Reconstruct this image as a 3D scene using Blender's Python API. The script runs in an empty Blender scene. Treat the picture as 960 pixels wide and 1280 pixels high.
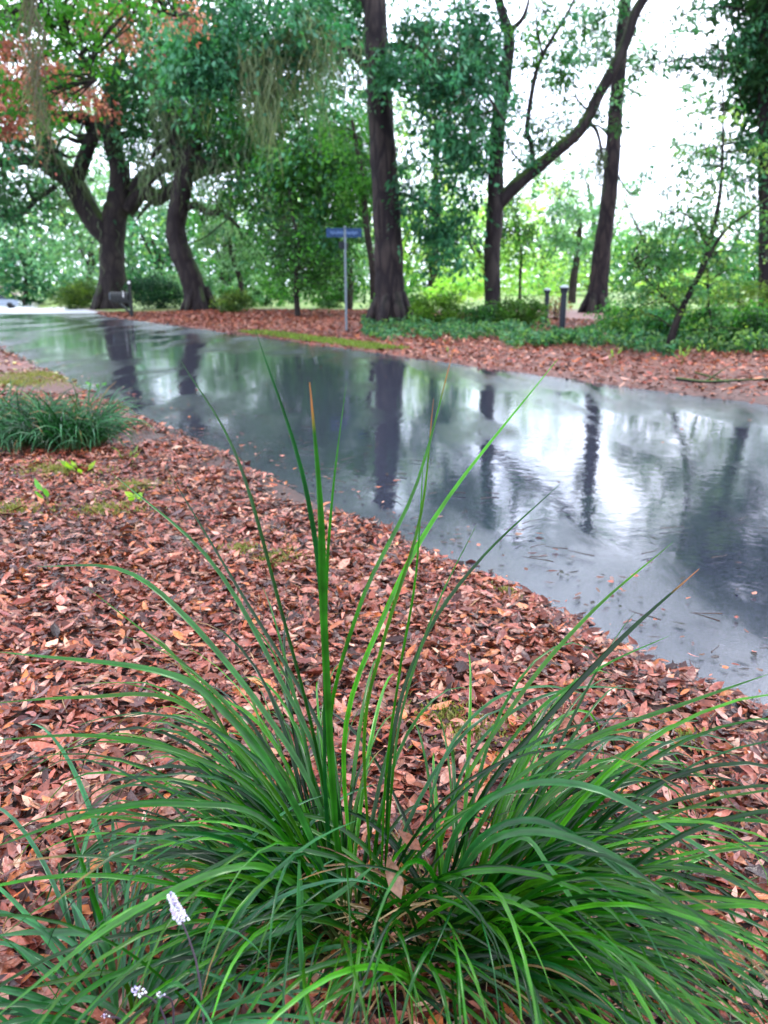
import bpy, math, random
import numpy as np
from mathutils import Vector

R = math.radians
rng = np.random.default_rng(11)
random.seed(11)
scn = bpy.context.scene
COL = scn.collection

# ------------------------------------------------------------------ camera frame
CAMZ = 1.13
F = 1005.0
PITCH = R(15.83)
cP, sP = math.cos(PITCH), math.sin(PITCH)


def ray(u, v):
    a = (u - 480) / F
    b = (v - 640) / F
    return np.array([a, cP - b * sP, -sP - b * cP])


def W(u, v, Y):
    """point at depth Y (metres along the ground) seen at photo pixel u, v"""
    d = ray(u, v)
    t = Y / d[1]
    return np.array([d[0] * t, Y, CAMZ + d[2] * t])


def mpp(Y):
    return Y / cP / F


# ------------------------------------------------------------------ terrain
def sstep(a, b, x):
    t = np.clip((x - a) / (b - a), 0, 1)
    return t * t * (3 - 2 * t)


def cx(y):
    y = np.asarray(y, float)
    near = 1.9 - (y - 5.55) * 0.617
    far = 1.9 - (30 - 5.55) * 0.617 - (y - 30) * 0.47
    return np.where(y < 30, near, far)


def dist(x, y):
    return (x - cx(y)) * 0.851


_ph = np.random.default_rng(3).uniform(0, 6.28, (10, 3))


def wob(x, y, s=1.0):
    r = 0
    for k in range(8):
        a = _ph[k, 0]
        f = s * (0.6 + 0.55 * k)
        r = r + np.sin((x * math.cos(a) + y * math.sin(a)) * f + _ph[k, 1]) / (1 + 0.5 * k)
    return r / 3.0


def H0(x, y):
    y = np.asarray(y, float)
    base = np.interp(y, [0, 30, 38, 60, 95, 110, 150, 220], [0, 0, -.07, -.66, -1.60, -1.5, -.6, 1.5])
    m = 1 - sstep(-.42, -.33, x / np.maximum(y, 1.0))
    return base * m


def H(x, y):
    x = np.asarray(x, float); y = np.asarray(y, float)
    d = dist(x, y)
    e = np.abs(d) + 0.10 * wob(x, y, 2.2) + 0.05 * wob(y, x, 9.0)
    z = -0.06 + 0.09 * sstep(2.40, 2.80, e)
    far = np.where(d > 0, 0.11 * sstep(2.7, 7, d), 0.05 * sstep(2.7, 6, -d))
    far = far * (1 - 0.8 * sstep(32, 42, y) * (x / np.maximum(y, 1) < -.3))
    bumps = 0.018 * wob(x, y, 1.6) * sstep(2.6, 3.4, np.abs(d))
    return H0(x, y) + z + far + bumps


def G(u, v):
    """ground point under photo pixel"""
    d = ray(u, v)
    z = 0.0
    for _ in range(25):
        t = (z - CAMZ) / d[2]
        p = np.array([0, 0, CAMZ]) + d * t
        z = 0.5 * z + 0.5 * float(H(p[0], p[1]))
    return np.array([p[0], p[1], float(H(p[0], p[1]))])


def onground(p, dz=0.0):
    return np.array([p[0], p[1], float(H(p[0], p[1])) + dz])


# ------------------------------------------------------------------ mesh helpers
class MB:
    def __init__(s):
        s.v = []; s.f = []; s.c = []; s.n = 0

    def add(s, v, f, c=None):
        v = np.asarray(v, float)
        s.v.append(v)
        s.f.append((np.asarray(f, np.int64) + s.n))
        if c is None:
            c = np.ones((len(v), 3))
        c = np.asarray(c, float)
        if c.ndim == 1:
            c = np.repeat(c[None], len(v), 0)
        s.c.append(c)
        s.n += len(v)

    def build(s, name, m, parent=None, smooth=True, loc=None):
        me = bpy.data.meshes.new(name)
        v = np.concatenate(s.v)
        if loc is not None:
            v = v - np.asarray(loc)[None]
        me.vertices.add(len(v))
        me.vertices.foreach_set('co', v.astype(np.float32).ravel())
        li = np.concatenate([f.ravel() for f in s.f])
        tot = np.concatenate([np.full(len(f), f.shape[1]) for f in s.f])
        st = np.concatenate([[0], np.cumsum(tot)[:-1]])
        me.loops.add(len(li))
        me.loops.foreach_set('vertex_index', li.astype(np.int32))
        me.polygons.add(len(tot))
        me.polygons.foreach_set('loop_start', st.astype(np.int32))
        me.polygons.foreach_set('loop_total', tot.astype(np.int32))
        me.polygons.foreach_set('use_smooth', np.full(len(tot), smooth))
        me.update(calc_edges=True)
        a = me.color_attributes.new('Col', 'FLOAT_COLOR', 'POINT')
        c = np.concatenate(s.c)
        a.data.foreach_set('color', np.hstack([c, np.ones((len(c), 1))]).astype(np.float32).ravel())
        me.materials.append(m)
        me.validate()
        o = bpy.data.objects.new(name, me)
        COL.objects.link(o)
        if parent is not None:
            o.parent = parent
        return o


def empty(name, loc, label=None, cat=None, group=None, rz=0):
    o = bpy.data.objects.new(name, None)
    COL.objects.link(o)
    o.location = tuple(float(a) for a in loc)
    o.rotation_euler.z = rz
    o.empty_display_size = .1
    tag(o, label, cat, group)
    return o


def tag(o, label=None, cat=None, group=None, kind=None):
    if label: o['label'] = label
    if cat: o['category'] = cat
    if group: o['group'] = group
    if kind: o['kind'] = kind
    return o


def spline(P, n):
    P = np.asarray(P, float)
    if len(P) == 2:
        t = np.linspace(0, 1, n)[:, None]
        return P[0] * (1 - t) + P[1] * t
    Q = np.vstack([2 * P[0] - P[1], P, 2 * P[-1] - P[-2]])
    ts = np.linspace(0, len(P) - 1 - 1e-6, n)
    i = ts.astype(int); t = (ts - i)[:, None]
    p0, p1, p2, p3 = Q[i], Q[i + 1], Q[i + 2], Q[i + 3]
    return .5 * (2 * p1 + (p2 - p0) * t + (2 * p0 - 5 * p1 + 4 * p2 - p3) * t ** 2 + (3 * p1 - p0 - 3 * p2 + p3) * t ** 3)


def tube(mb, P, rad, sides=8, seg=None, rough=0.0, col=(1, 1, 1)):
    P = np.asarray(P, float)
    n = seg or max(3, (len(P) - 1) * 4 + 1)
    C = spline(P, n)
    r = np.interp(np.linspace(0, 1, n), np.linspace(0, 1, len(rad)), rad)
    T = np.gradient(C, axis=0)
    T /= np.linalg.norm(T, axis=1)[:, None] + 1e-9
    ref = np.array([0.13, 1, 0.05]) if abs(T[0][2]) > .5 else np.array([0.1, 0.05, 1.0])
    A = np.cross(T, ref); A /= np.linalg.norm(A, axis=1)[:, None] + 1e-9
    B = np.cross(T, A)
    th = np.linspace(0, 2 * np.pi, sides, endpoint=False)
    rr = r[:, None] * np.ones((n, sides))
    if rough:
        ph = rng.uniform(0, 6.28, 6)
        z = np.arange(n)[:, None]
        rr = rr * (1 + rough * (np.sin(3 * th[None] + ph[0] + z * .25) * .6 + np.sin(5 * th[None] + ph[1] - z * .4) * .4
                                + np.sin(7 * th[None] + ph[3] + z * .9) * .35 + .5 * np.sin(z * 1.3 + ph[2]) + rng.uniform(-.4, .4, (n, sides))))
    V = C[:, None] + rr[..., None] * (np.cos(th)[None, :, None] * A[:, None] + np.sin(th)[None, :, None] * B[:, None])
    V = V.reshape(-1, 3)
    i = np.arange(n - 1)[:, None] * sides; j = np.arange(sides)[None]; j2 = (j + 1) % sides
    f = np.stack([i + j, i + j2, i + sides + j2, i + sides + j], -1).reshape(-1, 4)
    mb.add(V, f, np.array(col))
    # end caps
    for k, cc in ((0, C[0]), (n - 1, C[-1])):
        base = k * sides
        vv = np.vstack([V[base:base + sides], cc[None]])
        ff = np.stack([np.arange(sides), (np.arange(sides) + 1) % sides, np.full(sides, sides)], -1)
        mb.add(vv, ff, np.array(col))
    return C


def box(mb, c, s, rz=0, col=(1, 1, 1), tilt=None):
    c = np.asarray(c, float); s = np.asarray(s, float) / 2
    v = np.array([[x, y, z] for x in (-1, 1) for y in (-1, 1) for z in (-1, 1)], float) * s
    if tilt:
        ct, st = math.cos(tilt), math.sin(tilt)
        v = np.stack([v[:, 0] * ct + v[:, 2] * st, v[:, 1], -v[:, 0] * st + v[:, 2] * ct], -1)
    cz, sz = math.cos(rz), math.sin(rz)
    v = np.stack([v[:, 0] * cz - v[:, 1] * sz, v[:, 0] * sz + v[:, 1] * cz, v[:, 2]], -1) + c
    f = [[0, 1, 3, 2], [4, 6, 7, 5], [0, 4, 5, 1], [2, 3, 7, 6], [0, 2, 6, 4], [1, 5, 7, 3]]
    mb.add(v, f, np.array(col))


def unit(a):
    return a / (np.linalg.norm(a, axis=-1, keepdims=True) + 1e-9)


def cards(mb, pos, d, nr, L, Wd, col):
    """one pointed leaf card each (4 verts)"""
    d = unit(d); s = unit(np.cross(d, nr))
    L = np.asarray(L)[:, None]; Wd = np.asarray(Wd)[:, None]
    nn = np.cross(s, d)
    a = pos - d * L * .5; b = pos + d * L * .5 - nn * L * .08
    m = pos - d * L * .05 + nn * L * .06
    V = np.stack([a, m + s * Wd * .5, b, m - s * Wd * .5], 1).reshape(-1, 3)
    n = len(pos)
    f = np.arange(n * 4).reshape(n, 4)
    mb.add(V, f, np.repeat(col, 4, 0))


def bleaves(mb, pos, d, nr, L, Wd, col, curl=.15, fold=.12):
    """better leaf: 8 verts, midrib fold and curl"""
    n = len(pos)
    d = unit(d); s = unit(np.cross(d, nr)); nn = np.cross(s, d)
    L = np.asarray(L)[:, None]; Wd = np.asarray(Wd)[:, None]
    cu = (curl * rng.normal(.4, .9, n))[:, None]
    fo = (fold * rng.uniform(-.3, 1.6, n))[:, None]
    tw = rng.normal(0, .12, n)[:, None]
    out = []
    for (t, w) in ((0, 0), (.28, -1), (.28, 0), (.28, 1), (.64, -.86), (.64, 0), (.64, .86), (1, 0)):
        x = t - .5
        p = pos + d * L * x + s * Wd * .5 * w + nn * (L * cu * (4 * x * x - .4) * .7 + abs(w) * Wd * fo + w * Wd * tw)
        out.append(p)
    V = np.stack(out, 1).reshape(-1, 3)
    b = np.arange(n)[:, None] * 8
    tri = np.array([[0, 2, 1], [0, 3, 2], [4, 5, 7], [5, 6, 7]])
    quad = np.array([[1, 2, 5, 4], [2, 3, 6, 5]])
    c = np.repeat(col, 8, 0)
    mb.add(V, (b[:, :, None] + tri[None]).reshape(-1, 3), c)
    k = len(mb.v) - 1
    # quads share the same verts
    mb.f.append((b[:, :, None] + quad[None]).reshape(-1, 4) + (mb.n - len(V)))


def pick(pal, n, jit=.12):
    pal = np.asarray(pal, float)
    c = pal[rng.integers(0, len(pal), n)]
    return np.clip(c * (1 + rng.normal(0, jit, (n, 1))) * (1 + rng.normal(0, .05, (n, 3))), 0.002, 1)


# ------------------------------------------------------------------ materials
def newmat(name):
    m = bpy.data.materials.new(name); m.use_nodes = True
    nt = m.node_tree; nt.nodes.clear()
    return m, nt, nt.nodes.new('ShaderNodeOutputMaterial')


def N(nt, t, **k):
    n = nt.nodes.new(t)
    for a, b in k.items():
        if a in n.inputs.keys():
            n.inputs[a].default_value = b
        else:
            setattr(n, a, b)
    return n


def leafmat(name, rough=.45, trans=.35, spec=.5, coat=0.0, bump=0.0, vary=None, sheen=1.0):
    m, nt, out = newmat(name); l = nt.links.new
    at = N(nt, 'ShaderNodeAttribute', attribute_name='Col')
    p = N(nt, 'ShaderNodeBsdfPrincipled', Roughness=rough)
    p.inputs['Specular IOR Level'].default_value = spec
    p.inputs['Coat Weight'].default_value = coat
    p.inputs['Coat Roughness'].default_value = .15
    colsock = at.outputs['Color']
    if vary:
        tc = N(nt, 'ShaderNodeTexCoord')
        no = N(nt, 'ShaderNodeTexNoise', Scale=vary, Detail=3.0)
        l(tc.outputs['Object'], no.inputs['Vector'])
        ra = N(nt, 'ShaderNodeMapRange'); ra.inputs['From Min'].default_value = .3; ra.inputs['From Max'].default_value = .7
        ra.inputs['To Min'].default_value = .6; ra.inputs['To Max'].default_value = 1.3
        l(no.outputs['Fac'], ra.inputs['Value'])
        hs = N(nt, 'ShaderNodeHueSaturation'); l(ra.outputs[0], hs.inputs['Value']); l(at.outputs['Color'], hs.inputs['Color'])
        colsock = hs.outputs[0]
        if bump:
            bm = N(nt, 'ShaderNodeBump', Strength=bump, Distance=.01); l(no.outputs['Fac'], bm.inputs['Height']); l(bm.outputs[0], p.inputs['Normal'])
    l(colsock, p.inputs['Base Color'])
    if trans > 0:
        tr = N(nt, 'ShaderNodeBsdfTranslucent')
        g = N(nt, 'ShaderNodeMixRGB', blend_type='MULTIPLY'); g.inputs[0].default_value = 1
        l(colsock, g.inputs[1]); g.inputs[2].default_value = (1.25, 1.5, .6, 1)
        l(g.outputs[0], tr.inputs['Color'])
        mx = N(nt, 'ShaderNodeMixShader'); mx.inputs[0].default_value = trans
        l(p.outputs[0], mx.inputs[1]); l(tr.outputs[0], mx.inputs[2]); l(mx.outputs[0], out.inputs[0])
    else:
        l(p.outputs[0], out.inputs[0])
    return m


def plainmat(name, col, rough=.5, metal=0, bump=0, scale=40, spec=.18, var=.15):
    m, nt, out = newmat(name); l = nt.links.new
    p = N(nt, 'ShaderNodeBsdfPrincipled', Roughness=rough, Metallic=metal)
    p.inputs['Specular IOR Level'].default_value = spec
    tc = N(nt, 'ShaderNodeTexCoord'); no = N(nt, 'ShaderNodeTexNoise', Scale=scale, Detail=4.0)
    l(tc.outputs['Object'], no.inputs['Vector'])
    cr = N(nt, 'ShaderNodeValToRGB')
    cr.color_ramp.elements[0].position = .3; cr.color_ramp.elements[1].position = .7
    cr.color_ramp.elements[0].color = tuple(c * (1 - var) for c in col) + (1,)
    cr.color_ramp.elements[1].color = tuple(min(1, c * (1 + var)) for c in col) + (1,)
    l(no.outputs['Fac'], cr.inputs[0]); l(cr.outputs[0], p.inputs['Base Color'])
    if bump:
        b = N(nt, 'ShaderNodeBump', Strength=bump, Distance=.02); l(no.outputs['Fac'], b.inputs['Height']); l(b.outputs[0], p.inputs['Normal'])
    l(p.outputs[0], out.inputs[0])
    return m


def barkmat(name, dark, light, moss=0.0, stretch=(9, 9, 1.6)):
    m, nt, out = newmat(name); l = nt.links.new
    p = N(nt, 'ShaderNodeBsdfPrincipled', Roughness=.7)
    p.inputs['Specular IOR Level'].default_value = .12
    ge = N(nt, 'ShaderNodeNewGeometry')
    mp = N(nt, 'ShaderNodeMapping'); mp.inputs['Scale'].default_value = stretch
    l(ge.outputs['Position'], mp.inputs['Vector'])
    vo = N(nt, 'ShaderNodeTexVoronoi', Scale=1.0, feature='DISTANCE_TO_EDGE')
    wn = N(nt, 'ShaderNodeTexNoise', Scale=1.2, Detail=6.0, Roughness=.65)
    l(mp.outputs[0], wn.inputs['Vector'])
    mixv = N(nt, 'ShaderNodeMixRGB'); mixv.inputs[0].default_value = .35
    l(mp.outputs[0], mixv.inputs[1]); l(wn.outputs['Color'], mixv.inputs[2]); l(mixv.outputs[0], vo.inputs['Vector'])
    big = N(nt, 'ShaderNodeTexNoise', Scale=1.3, Detail=5.0, Roughness=.6); l(ge.outputs['Position'], big.inputs['Vector'])
    mul = N(nt, 'ShaderNodeMath', operation='MULTIPLY'); l(wn.outputs['Fac'], mul.inputs[0])
    mr = N(nt, 'ShaderNodeMapRange'); mr.inputs['From Max'].default_value = .18; mr.inputs['To Min'].default_value = .35; mr.inputs['To Max'].default_value = 1.3
    l(vo.outputs['Distance'], mr.inputs['Value']); l(mr.outputs[0], mul.inputs[1])
    add = N(nt, 'ShaderNodeMath', operation='ADD'); l(mul.outputs[0], add.inputs[0])
    b2 = N(nt, 'ShaderNodeMapRange'); b2.inputs['From Min'].default_value = .35; b2.inputs['From Max'].default_value = .7; b2.inputs['To Min'].default_value = -.25; b2.inputs['To Max'].default_value = .35
    l(big.outputs['Fac'], b2.inputs['Value']); l(b2.outputs[0], add.inputs[1])
    cr = N(nt, 'ShaderNodeValToRGB'); e = cr.color_ramp.elements
    e[0].position = .32; e[1].position = .95
    e[0].color = dark + (1,); e[1].color = (light[0] * .27, light[1] * .27, light[2] * .25) + (1,)
    l(add.outputs[0], cr.inputs[0])
    csock = cr.outputs[0]
    if moss:
        sx = N(nt, 'ShaderNodeSeparateXYZ'); l(ge.outputs['Normal'], sx.inputs[0])
        ad = N(nt, 'ShaderNodeMath', operation='ADD'); l(sx.outputs['Z'], ad.inputs[0]); l(big.outputs['Fac'], ad.inputs[1])
        mm = N(nt, 'ShaderNodeMapRange'); mm.inputs['From Min'].default_value = .75; mm.inputs['From Max'].default_value = 1.15; mm.inputs['To Max'].default_value = moss
        l(ad.outputs[0], mm.inputs['Value'])
        mc = N(nt, 'ShaderNodeMixRGB'); mc.inputs[2].default_value = (.035, .075, .012, 1)
        l(mm.outputs[0], mc.inputs[0]); l(csock, mc.inputs[1]); csock = mc.outputs[0]
    l(csock, p.inputs['Base Color'])
    bp = N(nt, 'ShaderNodeBump', Strength=.8, Distance=.04); l(mul.outputs[0], bp.inputs['Height']); l(bp.outputs[0], p.inputs['Normal'])
    l(p.outputs[0], out.inputs[0])
    return m


M = {}
M['litter'] = leafmat('wet_leaf_litter', rough=.25, trans=.03, spec=.28, coat=0, vary=90, bump=.3)
M['litterfar'] = leafmat('far_leaf_litter', rough=.5, trans=.05, spec=.2)
M['foliage'] = leafmat('tree_foliage', rough=.45, trans=.4, spec=.16)
M['blade'] = leafmat('grass_blade', rough=.2, trans=.25, spec=.27, vary=22)
M['moss'] = leafmat('spanish_moss', rough=.9, trans=.3, spec=.1)
M['oakbark'] = barkmat('oak_bark', (.012, .009, .010), (.105, .085, .082), moss=.9, stretch=(5, 5, 2))
M['pinebark'] = barkmat('pine_bark', (.012, .009, .011), (.15, .115, .115), moss=0.15, stretch=(7, 7, 1.6))
M['palebark'] = barkmat('pale_bark', (.02, .015, .014), (.16, .13, .12), moss=.3, stretch=(12, 12, 3))
M['post'] = plainmat('post_paint', (.012, .015, .022), .35)
M['cap'] = plainmat('post_cap', (.28, .32, .33), .3)
M['steel'] = plainmat('galvanised_steel', (.12, .15, .17), .5, .3)
M['signblue'] = plainmat('sign_blue', (.008, .032, .085), .5, scale=8, var=.25)
M['signwhite'] = plainmat('sign_lettering', (.10, .17, .32), .5)
M['flower'] = leafmat('lilac_florets', rough=.5, trans=.25, spec=.3)
M['carpaint'] = plainmat('silver_car_paint', (.20, .24, .29), .25, .4, var=.05)
M['carglass'] = plainmat('dark_car_glass', (.02, .03, .04), .05)
M['rubber'] = plainmat('tyre_rubber', (.015, .015, .015), .7)
M['boxpaint'] = plainmat('mailbox_paint', (.012, .014, .014), .3)
M['reflector'] = plainmat('reflector', (.6, .6, .6), .3)

# ground
m, nt, out = newmat('forest_soil'); l = nt.links.new
p = N(nt, 'ShaderNodeBsdfPrincipled', Roughness=.6)
ge = N(nt, 'ShaderNodeNewGeometry')
n1 = N(nt, 'ShaderNodeTexNoise', Scale=22.0, Detail=8.0, Roughness=.7); l(ge.outputs['Position'], n1.inputs['Vector'])
n2 = N(nt, 'ShaderNodeTexVoronoi', Scale=16.0); l(ge.outputs['Position'], n2.inputs['Vector'])
cr = N(nt, 'ShaderNodeValToRGB'); e = cr.color_ramp.elements
e[0].position = .32; e[0].color = (.014, .007, .006, 1); e[1].position = .72; e[1].color = (.065, .024, .016, 1)
l(n1.outputs['Fac'], cr.inputs[0])
at = N(nt, 'ShaderNodeAttribute', attribute_name='Col'); sp_ = N(nt, 'ShaderNodeSeparateColor'); l(at.outputs['Color'], sp_.inputs[0])
gc = N(nt, 'ShaderNodeValToRGB'); e = gc.color_ramp.elements
e[0].position = .35; e[0].color = (.10, .16, .03, 1); e[1].position = .65; e[1].color = (.20, .30, .06, 1)
l(n1.outputs['Fac'], gc.inputs[0])
mx = N(nt, 'ShaderNodeMixRGB'); l(sp_.outputs['Red'], mx.inputs[0]); l(cr.outputs[0], mx.inputs[1]); l(gc.outputs[0], mx.inputs[2])
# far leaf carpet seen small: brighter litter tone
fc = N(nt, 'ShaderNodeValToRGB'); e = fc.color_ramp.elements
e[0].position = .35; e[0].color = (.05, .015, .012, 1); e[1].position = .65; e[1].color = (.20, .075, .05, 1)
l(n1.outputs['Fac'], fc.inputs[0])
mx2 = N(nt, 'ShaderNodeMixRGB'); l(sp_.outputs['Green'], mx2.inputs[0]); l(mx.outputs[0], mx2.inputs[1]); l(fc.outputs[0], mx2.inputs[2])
l(mx2.outputs[0], p.inputs['Base Color'])
bp = N(nt, 'ShaderNodeBump', Strength=.7, Distance=.03); l(n1.outputs['Fac'], bp.inputs['Height']); l(bp.outputs[0], p.inputs['Normal'])
l(p.outputs[0], out.inputs[0]); M['ground'] = m

# wet asphalt
m, nt, out = newmat('wet_asphalt'); l = nt.links.new
p = N(nt, 'ShaderNodeBsdfPrincipled'); p.inputs['Specular IOR Level'].default_value = 1.0; p.inputs['IOR'].default_value = 1.6
ge = N(nt, 'ShaderNodeNewGeometry')
mp = N(nt, 'ShaderNodeMapping'); l(ge.outputs['Position'], mp.inputs['Vector'])
fine = N(nt, 'ShaderNodeTexNoise', Scale=95.0, Detail=4.0, Roughness=.7); l(mp.outputs[0], fine.inputs['Vector'])
pud = N(nt, 'ShaderNodeTexNoise', Scale=.9, Detail=5.0, Roughness=.55); l(mp.outputs[0], pud.inputs['Vector'])
wav = N(nt, 'ShaderNodeTexNoise', Scale=11.0, Detail=5.0, Roughness=.5); l(mp.outputs[0], wav.inputs['Vector'])
cr = N(nt, 'ShaderNodeValToRGB'); e = cr.color_ramp.elements
e[0].position = .3; e[0].color = (.004, .005, .008, 1); e[1].position = .72; e[1].color = (.045, .052, .075, 1)
l(fine.outputs['Fac'], cr.inputs[0]); l(cr.outputs[0], p.inputs['Base Color'])
rr = N(nt, 'ShaderNodeMapRange'); rr.inputs['From Min'].default_value = .46; rr.inputs['From Max'].default_value = .66
rr.inputs['To Min'].default_value = .02; rr.inputs['To Max'].default_value = .27
mp2 = N(nt, 'ShaderNodeMapping'); mp2.inputs['Rotation'].default_value = (0, 0, R(-31.7)); mp2.inputs['Scale'].default_value = (1.5, .42, 1)
l(ge.outputs['Position'], mp2.inputs['Vector']); l(mp2.outputs[0], pud.inputs['Vector'])
ra_ = N(nt, 'ShaderNodeAttribute', attribute_name='Col'); rs_ = N(nt, 'ShaderNodeSeparateColor'); l(ra_.outputs['Color'], rs_.inputs[0])
wet = N(nt, 'ShaderNodeMath', operation='ADD'); l(pud.outputs['Fac'], wet.inputs[0]); l(rs_.outputs['Red'], wet.inputs[1])
l(wet.outputs[0], rr.inputs['Value']); l(rr.outputs[0], p.inputs['Roughness'])
b1 = N(nt, 'ShaderNodeBump', Strength=.32, Distance=.004); l(wav.outputs['Fac'], b1.inputs['Height'])
b2s = N(nt, 'ShaderNodeMapRange'); b2s.inputs['From Min'].default_value = .4; b2s.inputs['From Max'].default_value = .62
b2s.inputs['To Min'].default_value = .02; b2s.inputs['To Max'].default_value = .9
l(wet.outputs[0], b2s.inputs['Value'])
b2 = N(nt, 'ShaderNodeBump', Distance=.003); l(b2s.outputs[0], b2.inputs['Strength']); l(fine.outputs['Fac'], b2.inputs['Height']); l(b1.outputs[0], b2.inputs['Normal'])
l(b2.outputs[0], p.inputs['Normal'])
l(p.outputs[0], out.inputs[0]); M['road'] = m
M['pale'] = plainmat('sky_glare_road', (.50, .52, .54), .3, scale=3, var=.08)  # open-sky glare on the wet road, painted as a pale base colour

# ------------------------------------------------------------------ ground sheet
def axis(lo, hi, near, n):
    t = np.linspace(-1, 1, n)
    k = 5.2
    s = np.sinh(t * k) / math.sinh(k)
    return np.where(s < 0, -s * lo, s * hi) + near


xs = axis(-190, 190, 0, 260)
ys = np.concatenate([np.linspace(-12, .5, 12), .5 + (np.sinh(np.linspace(0, 1, 300) * 5) / math.sinh(5)) * 320])
X, Y = np.meshgrid(xs, ys)
Z = H(X, Y)
V = np.stack([X, Y, Z], -1).reshape(-1, 3)
ny, nx = X.shape
i = np.arange(ny - 1)[:, None] * nx; j = np.arange(nx - 1)[None]
f = np.stack([i + j, i + j + 1, i + nx + j + 1, i + nx + j], -1).reshape(-1, 4)
D = dist(X, Y)
lawn = np.maximum(sstep(30, 36, Y + 1.5 * wob(X, Y, .6)) * (D > 3), sstep(9.0, 10.5, -D + .5 * wob(X, Y, 1)))
strip = (D > 2.65) * (D < 3.3 + .2 * wob(X, Y, 2)) * (Y > 14.4) * (Y < 19.5) * .22
lawn = np.maximum(lawn, strip * sstep(-.1, .3, wob(X, Y, 1.3) + .3))
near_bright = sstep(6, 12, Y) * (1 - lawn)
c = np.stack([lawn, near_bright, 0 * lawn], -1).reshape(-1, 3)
mb = MB(); mb.add(V, f, c)
g = mb.build('ground', M['ground']); tag(g, kind='structure')

# road
rys = np.concatenate([np.linspace(-8, 0, 10), np.linspace(.2, 20, 130), np.linspace(20.5, 33, 30)])
ds = np.linspace(-2.9, 2.9, 25)
RD, RY = np.meshgrid(ds, rys)
RX = cx(RY) + RD / .851
RZ = H0(RX, RY) + .012 * (1 - (RD / 2.6) ** 2) + .004 * wob(RX, RY, 1.5)
V = np.stack([RX, RY, RZ], -1).reshape(-1, 3); ny, nx = RX.shape
i = np.arange(ny - 1)[:, None] * nx; j = np.arange(nx - 1)[None]
f = np.stack([i + j, i + j + 1, i + nx + j + 1, i + nx + j], -1).reshape(-1, 4)
rc = np.interp(RD, [-2.9, -2.3, -1.2, .6, 1.6, 2.9], [.03, -.02, -.12, -.14, -.02, .09]) + .03 * wob(RX, RY, .7) + .09 * sstep(9, 22, RY)
mb = MB(); mb.add(V, f, np.stack([rc] * 3, -1).reshape(-1, 3))
o = mb.build('road', M['road']); tag(o, kind='structure')
rys = np.concatenate([np.linspace(33, 120, 60)])
RD, RY = np.meshgrid(np.linspace(-3.2, 3.2, 9) , rys)
RX = cx(RY) + RD * (1 + (RY - 33) * .012) / .851
RZ = H0(RX, RY) + .018
V = np.stack([RX, RY, RZ], -1).reshape(-1, 3); ny, nx = RX.shape
i = np.arange(ny - 1)[:, None] * nx; j = np.arange(nx - 1)[None]
f = np.stack([i + j, i + j + 1, i + nx + j + 1, i + nx + j], -1).reshape(-1, 4)
mb = MB(); mb.add(V, f)
o = mb.build('far_road_glare', M['pale']); tag(o, kind='structure')  # far stretch of the road, its white sky glare put into the colour

# ------------------------------------------------------------------ leaf litter
PAL_L = [(.25, .062, .034), (.33, .10, .060), (.17, .038, .020), (.40, .16, .105), (.10, .024, .016), (.28, .085, .062),
         (.045, .013, .010), (.40, .12, .04), (.48, .25, .18), (.24, .065, .04), (.14, .034, .018), (.05, .016, .014)]


def litter(mb, n, ylo, yhi, side, size, dens_pow=1.0, pal=PAL_L, dmax=9, big=False, soil=True):
    # sample in the viewing wedge plus a margin
    y = ylo + (yhi - ylo) * rng.uniform(0, 1, n * 3) ** dens_pow
    x = rng.uniform(-1, 1, n * 3) * (y * .56 + .9)
    d = dist(x, y)
    e = np.abs(d) + .10 * wob(x, y, 2.2) + .05 * wob(y, x, 9.0)
    ok = (e > 2.53 - np.abs(rng.normal(0, .05, len(x)))) & (np.sign(d) == side) & (np.abs(d) < dmax)
    if soil:
        bare = wob(x + 3, y * 1.3, 1.9) + .8 * np.exp(-((x + 1.5) ** 2 / .35 + (y - 3.2) ** 2 / .35))
        ok &= (bare < .53 + rng.normal(0, .12, len(x)))
    x, y = x[ok][:n], y[ok][:n]
    n = len(x)
    z = H(x, y) + np.abs(rng.normal(0, .010, n)) + .006
    pos = np.stack([x, y, z], -1)
    a = rng.uniform(0, 2 * np.pi, n)
    tilt = rng.normal(0, .28, n)
    d_ = np.stack([np.cos(a), np.sin(a), np.tan(tilt)], -1)
    nr = np.stack([rng.normal(0, .34, n), rng.normal(0, .34, n), np.ones(n)], -1)
    L = size * np.clip(rng.lognormal(0, .38, n), .35, 2.1) * (1 + .03 * y)
    Wd = L * rng.uniform(.2, .40, n)
    # slow colour drift over the bank
    c = pick(pal, n, .28)
    k = (.72 + .25 * wob(x, y, 1.1))[:, None]
    bleaves(mb, pos, d_, nr, L, Wd, np.clip(c * k, 0, 1), curl=.17, fold=.16)


mb = MB()
litter(mb, 37000, .55, 3.2, -1, .040, .75)
litter(mb, 36000, 3.0, 8.5, -1, .039, .9)
litter(mb, 12000, 8, 18, -1, .062, .8, pal=PAL_L + [(.5, .42, .16), (.45, .32, .15)])
o = mb.build('leaf_litter', M['litter']); tag(o, 'wet reddish brown dead leaves carpeting the near bank', 'leaf litter', kind='stuff')
mb = MB()
litter(mb, 46000, 7, 33, 1, .056, .72, dmax=13, soil=False)
o = mb.build('leaf_litter', M['litterfar']); tag(o, 'reddish leaf carpet along the far side of the wet road', 'leaf litter', kind='stuff')

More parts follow.
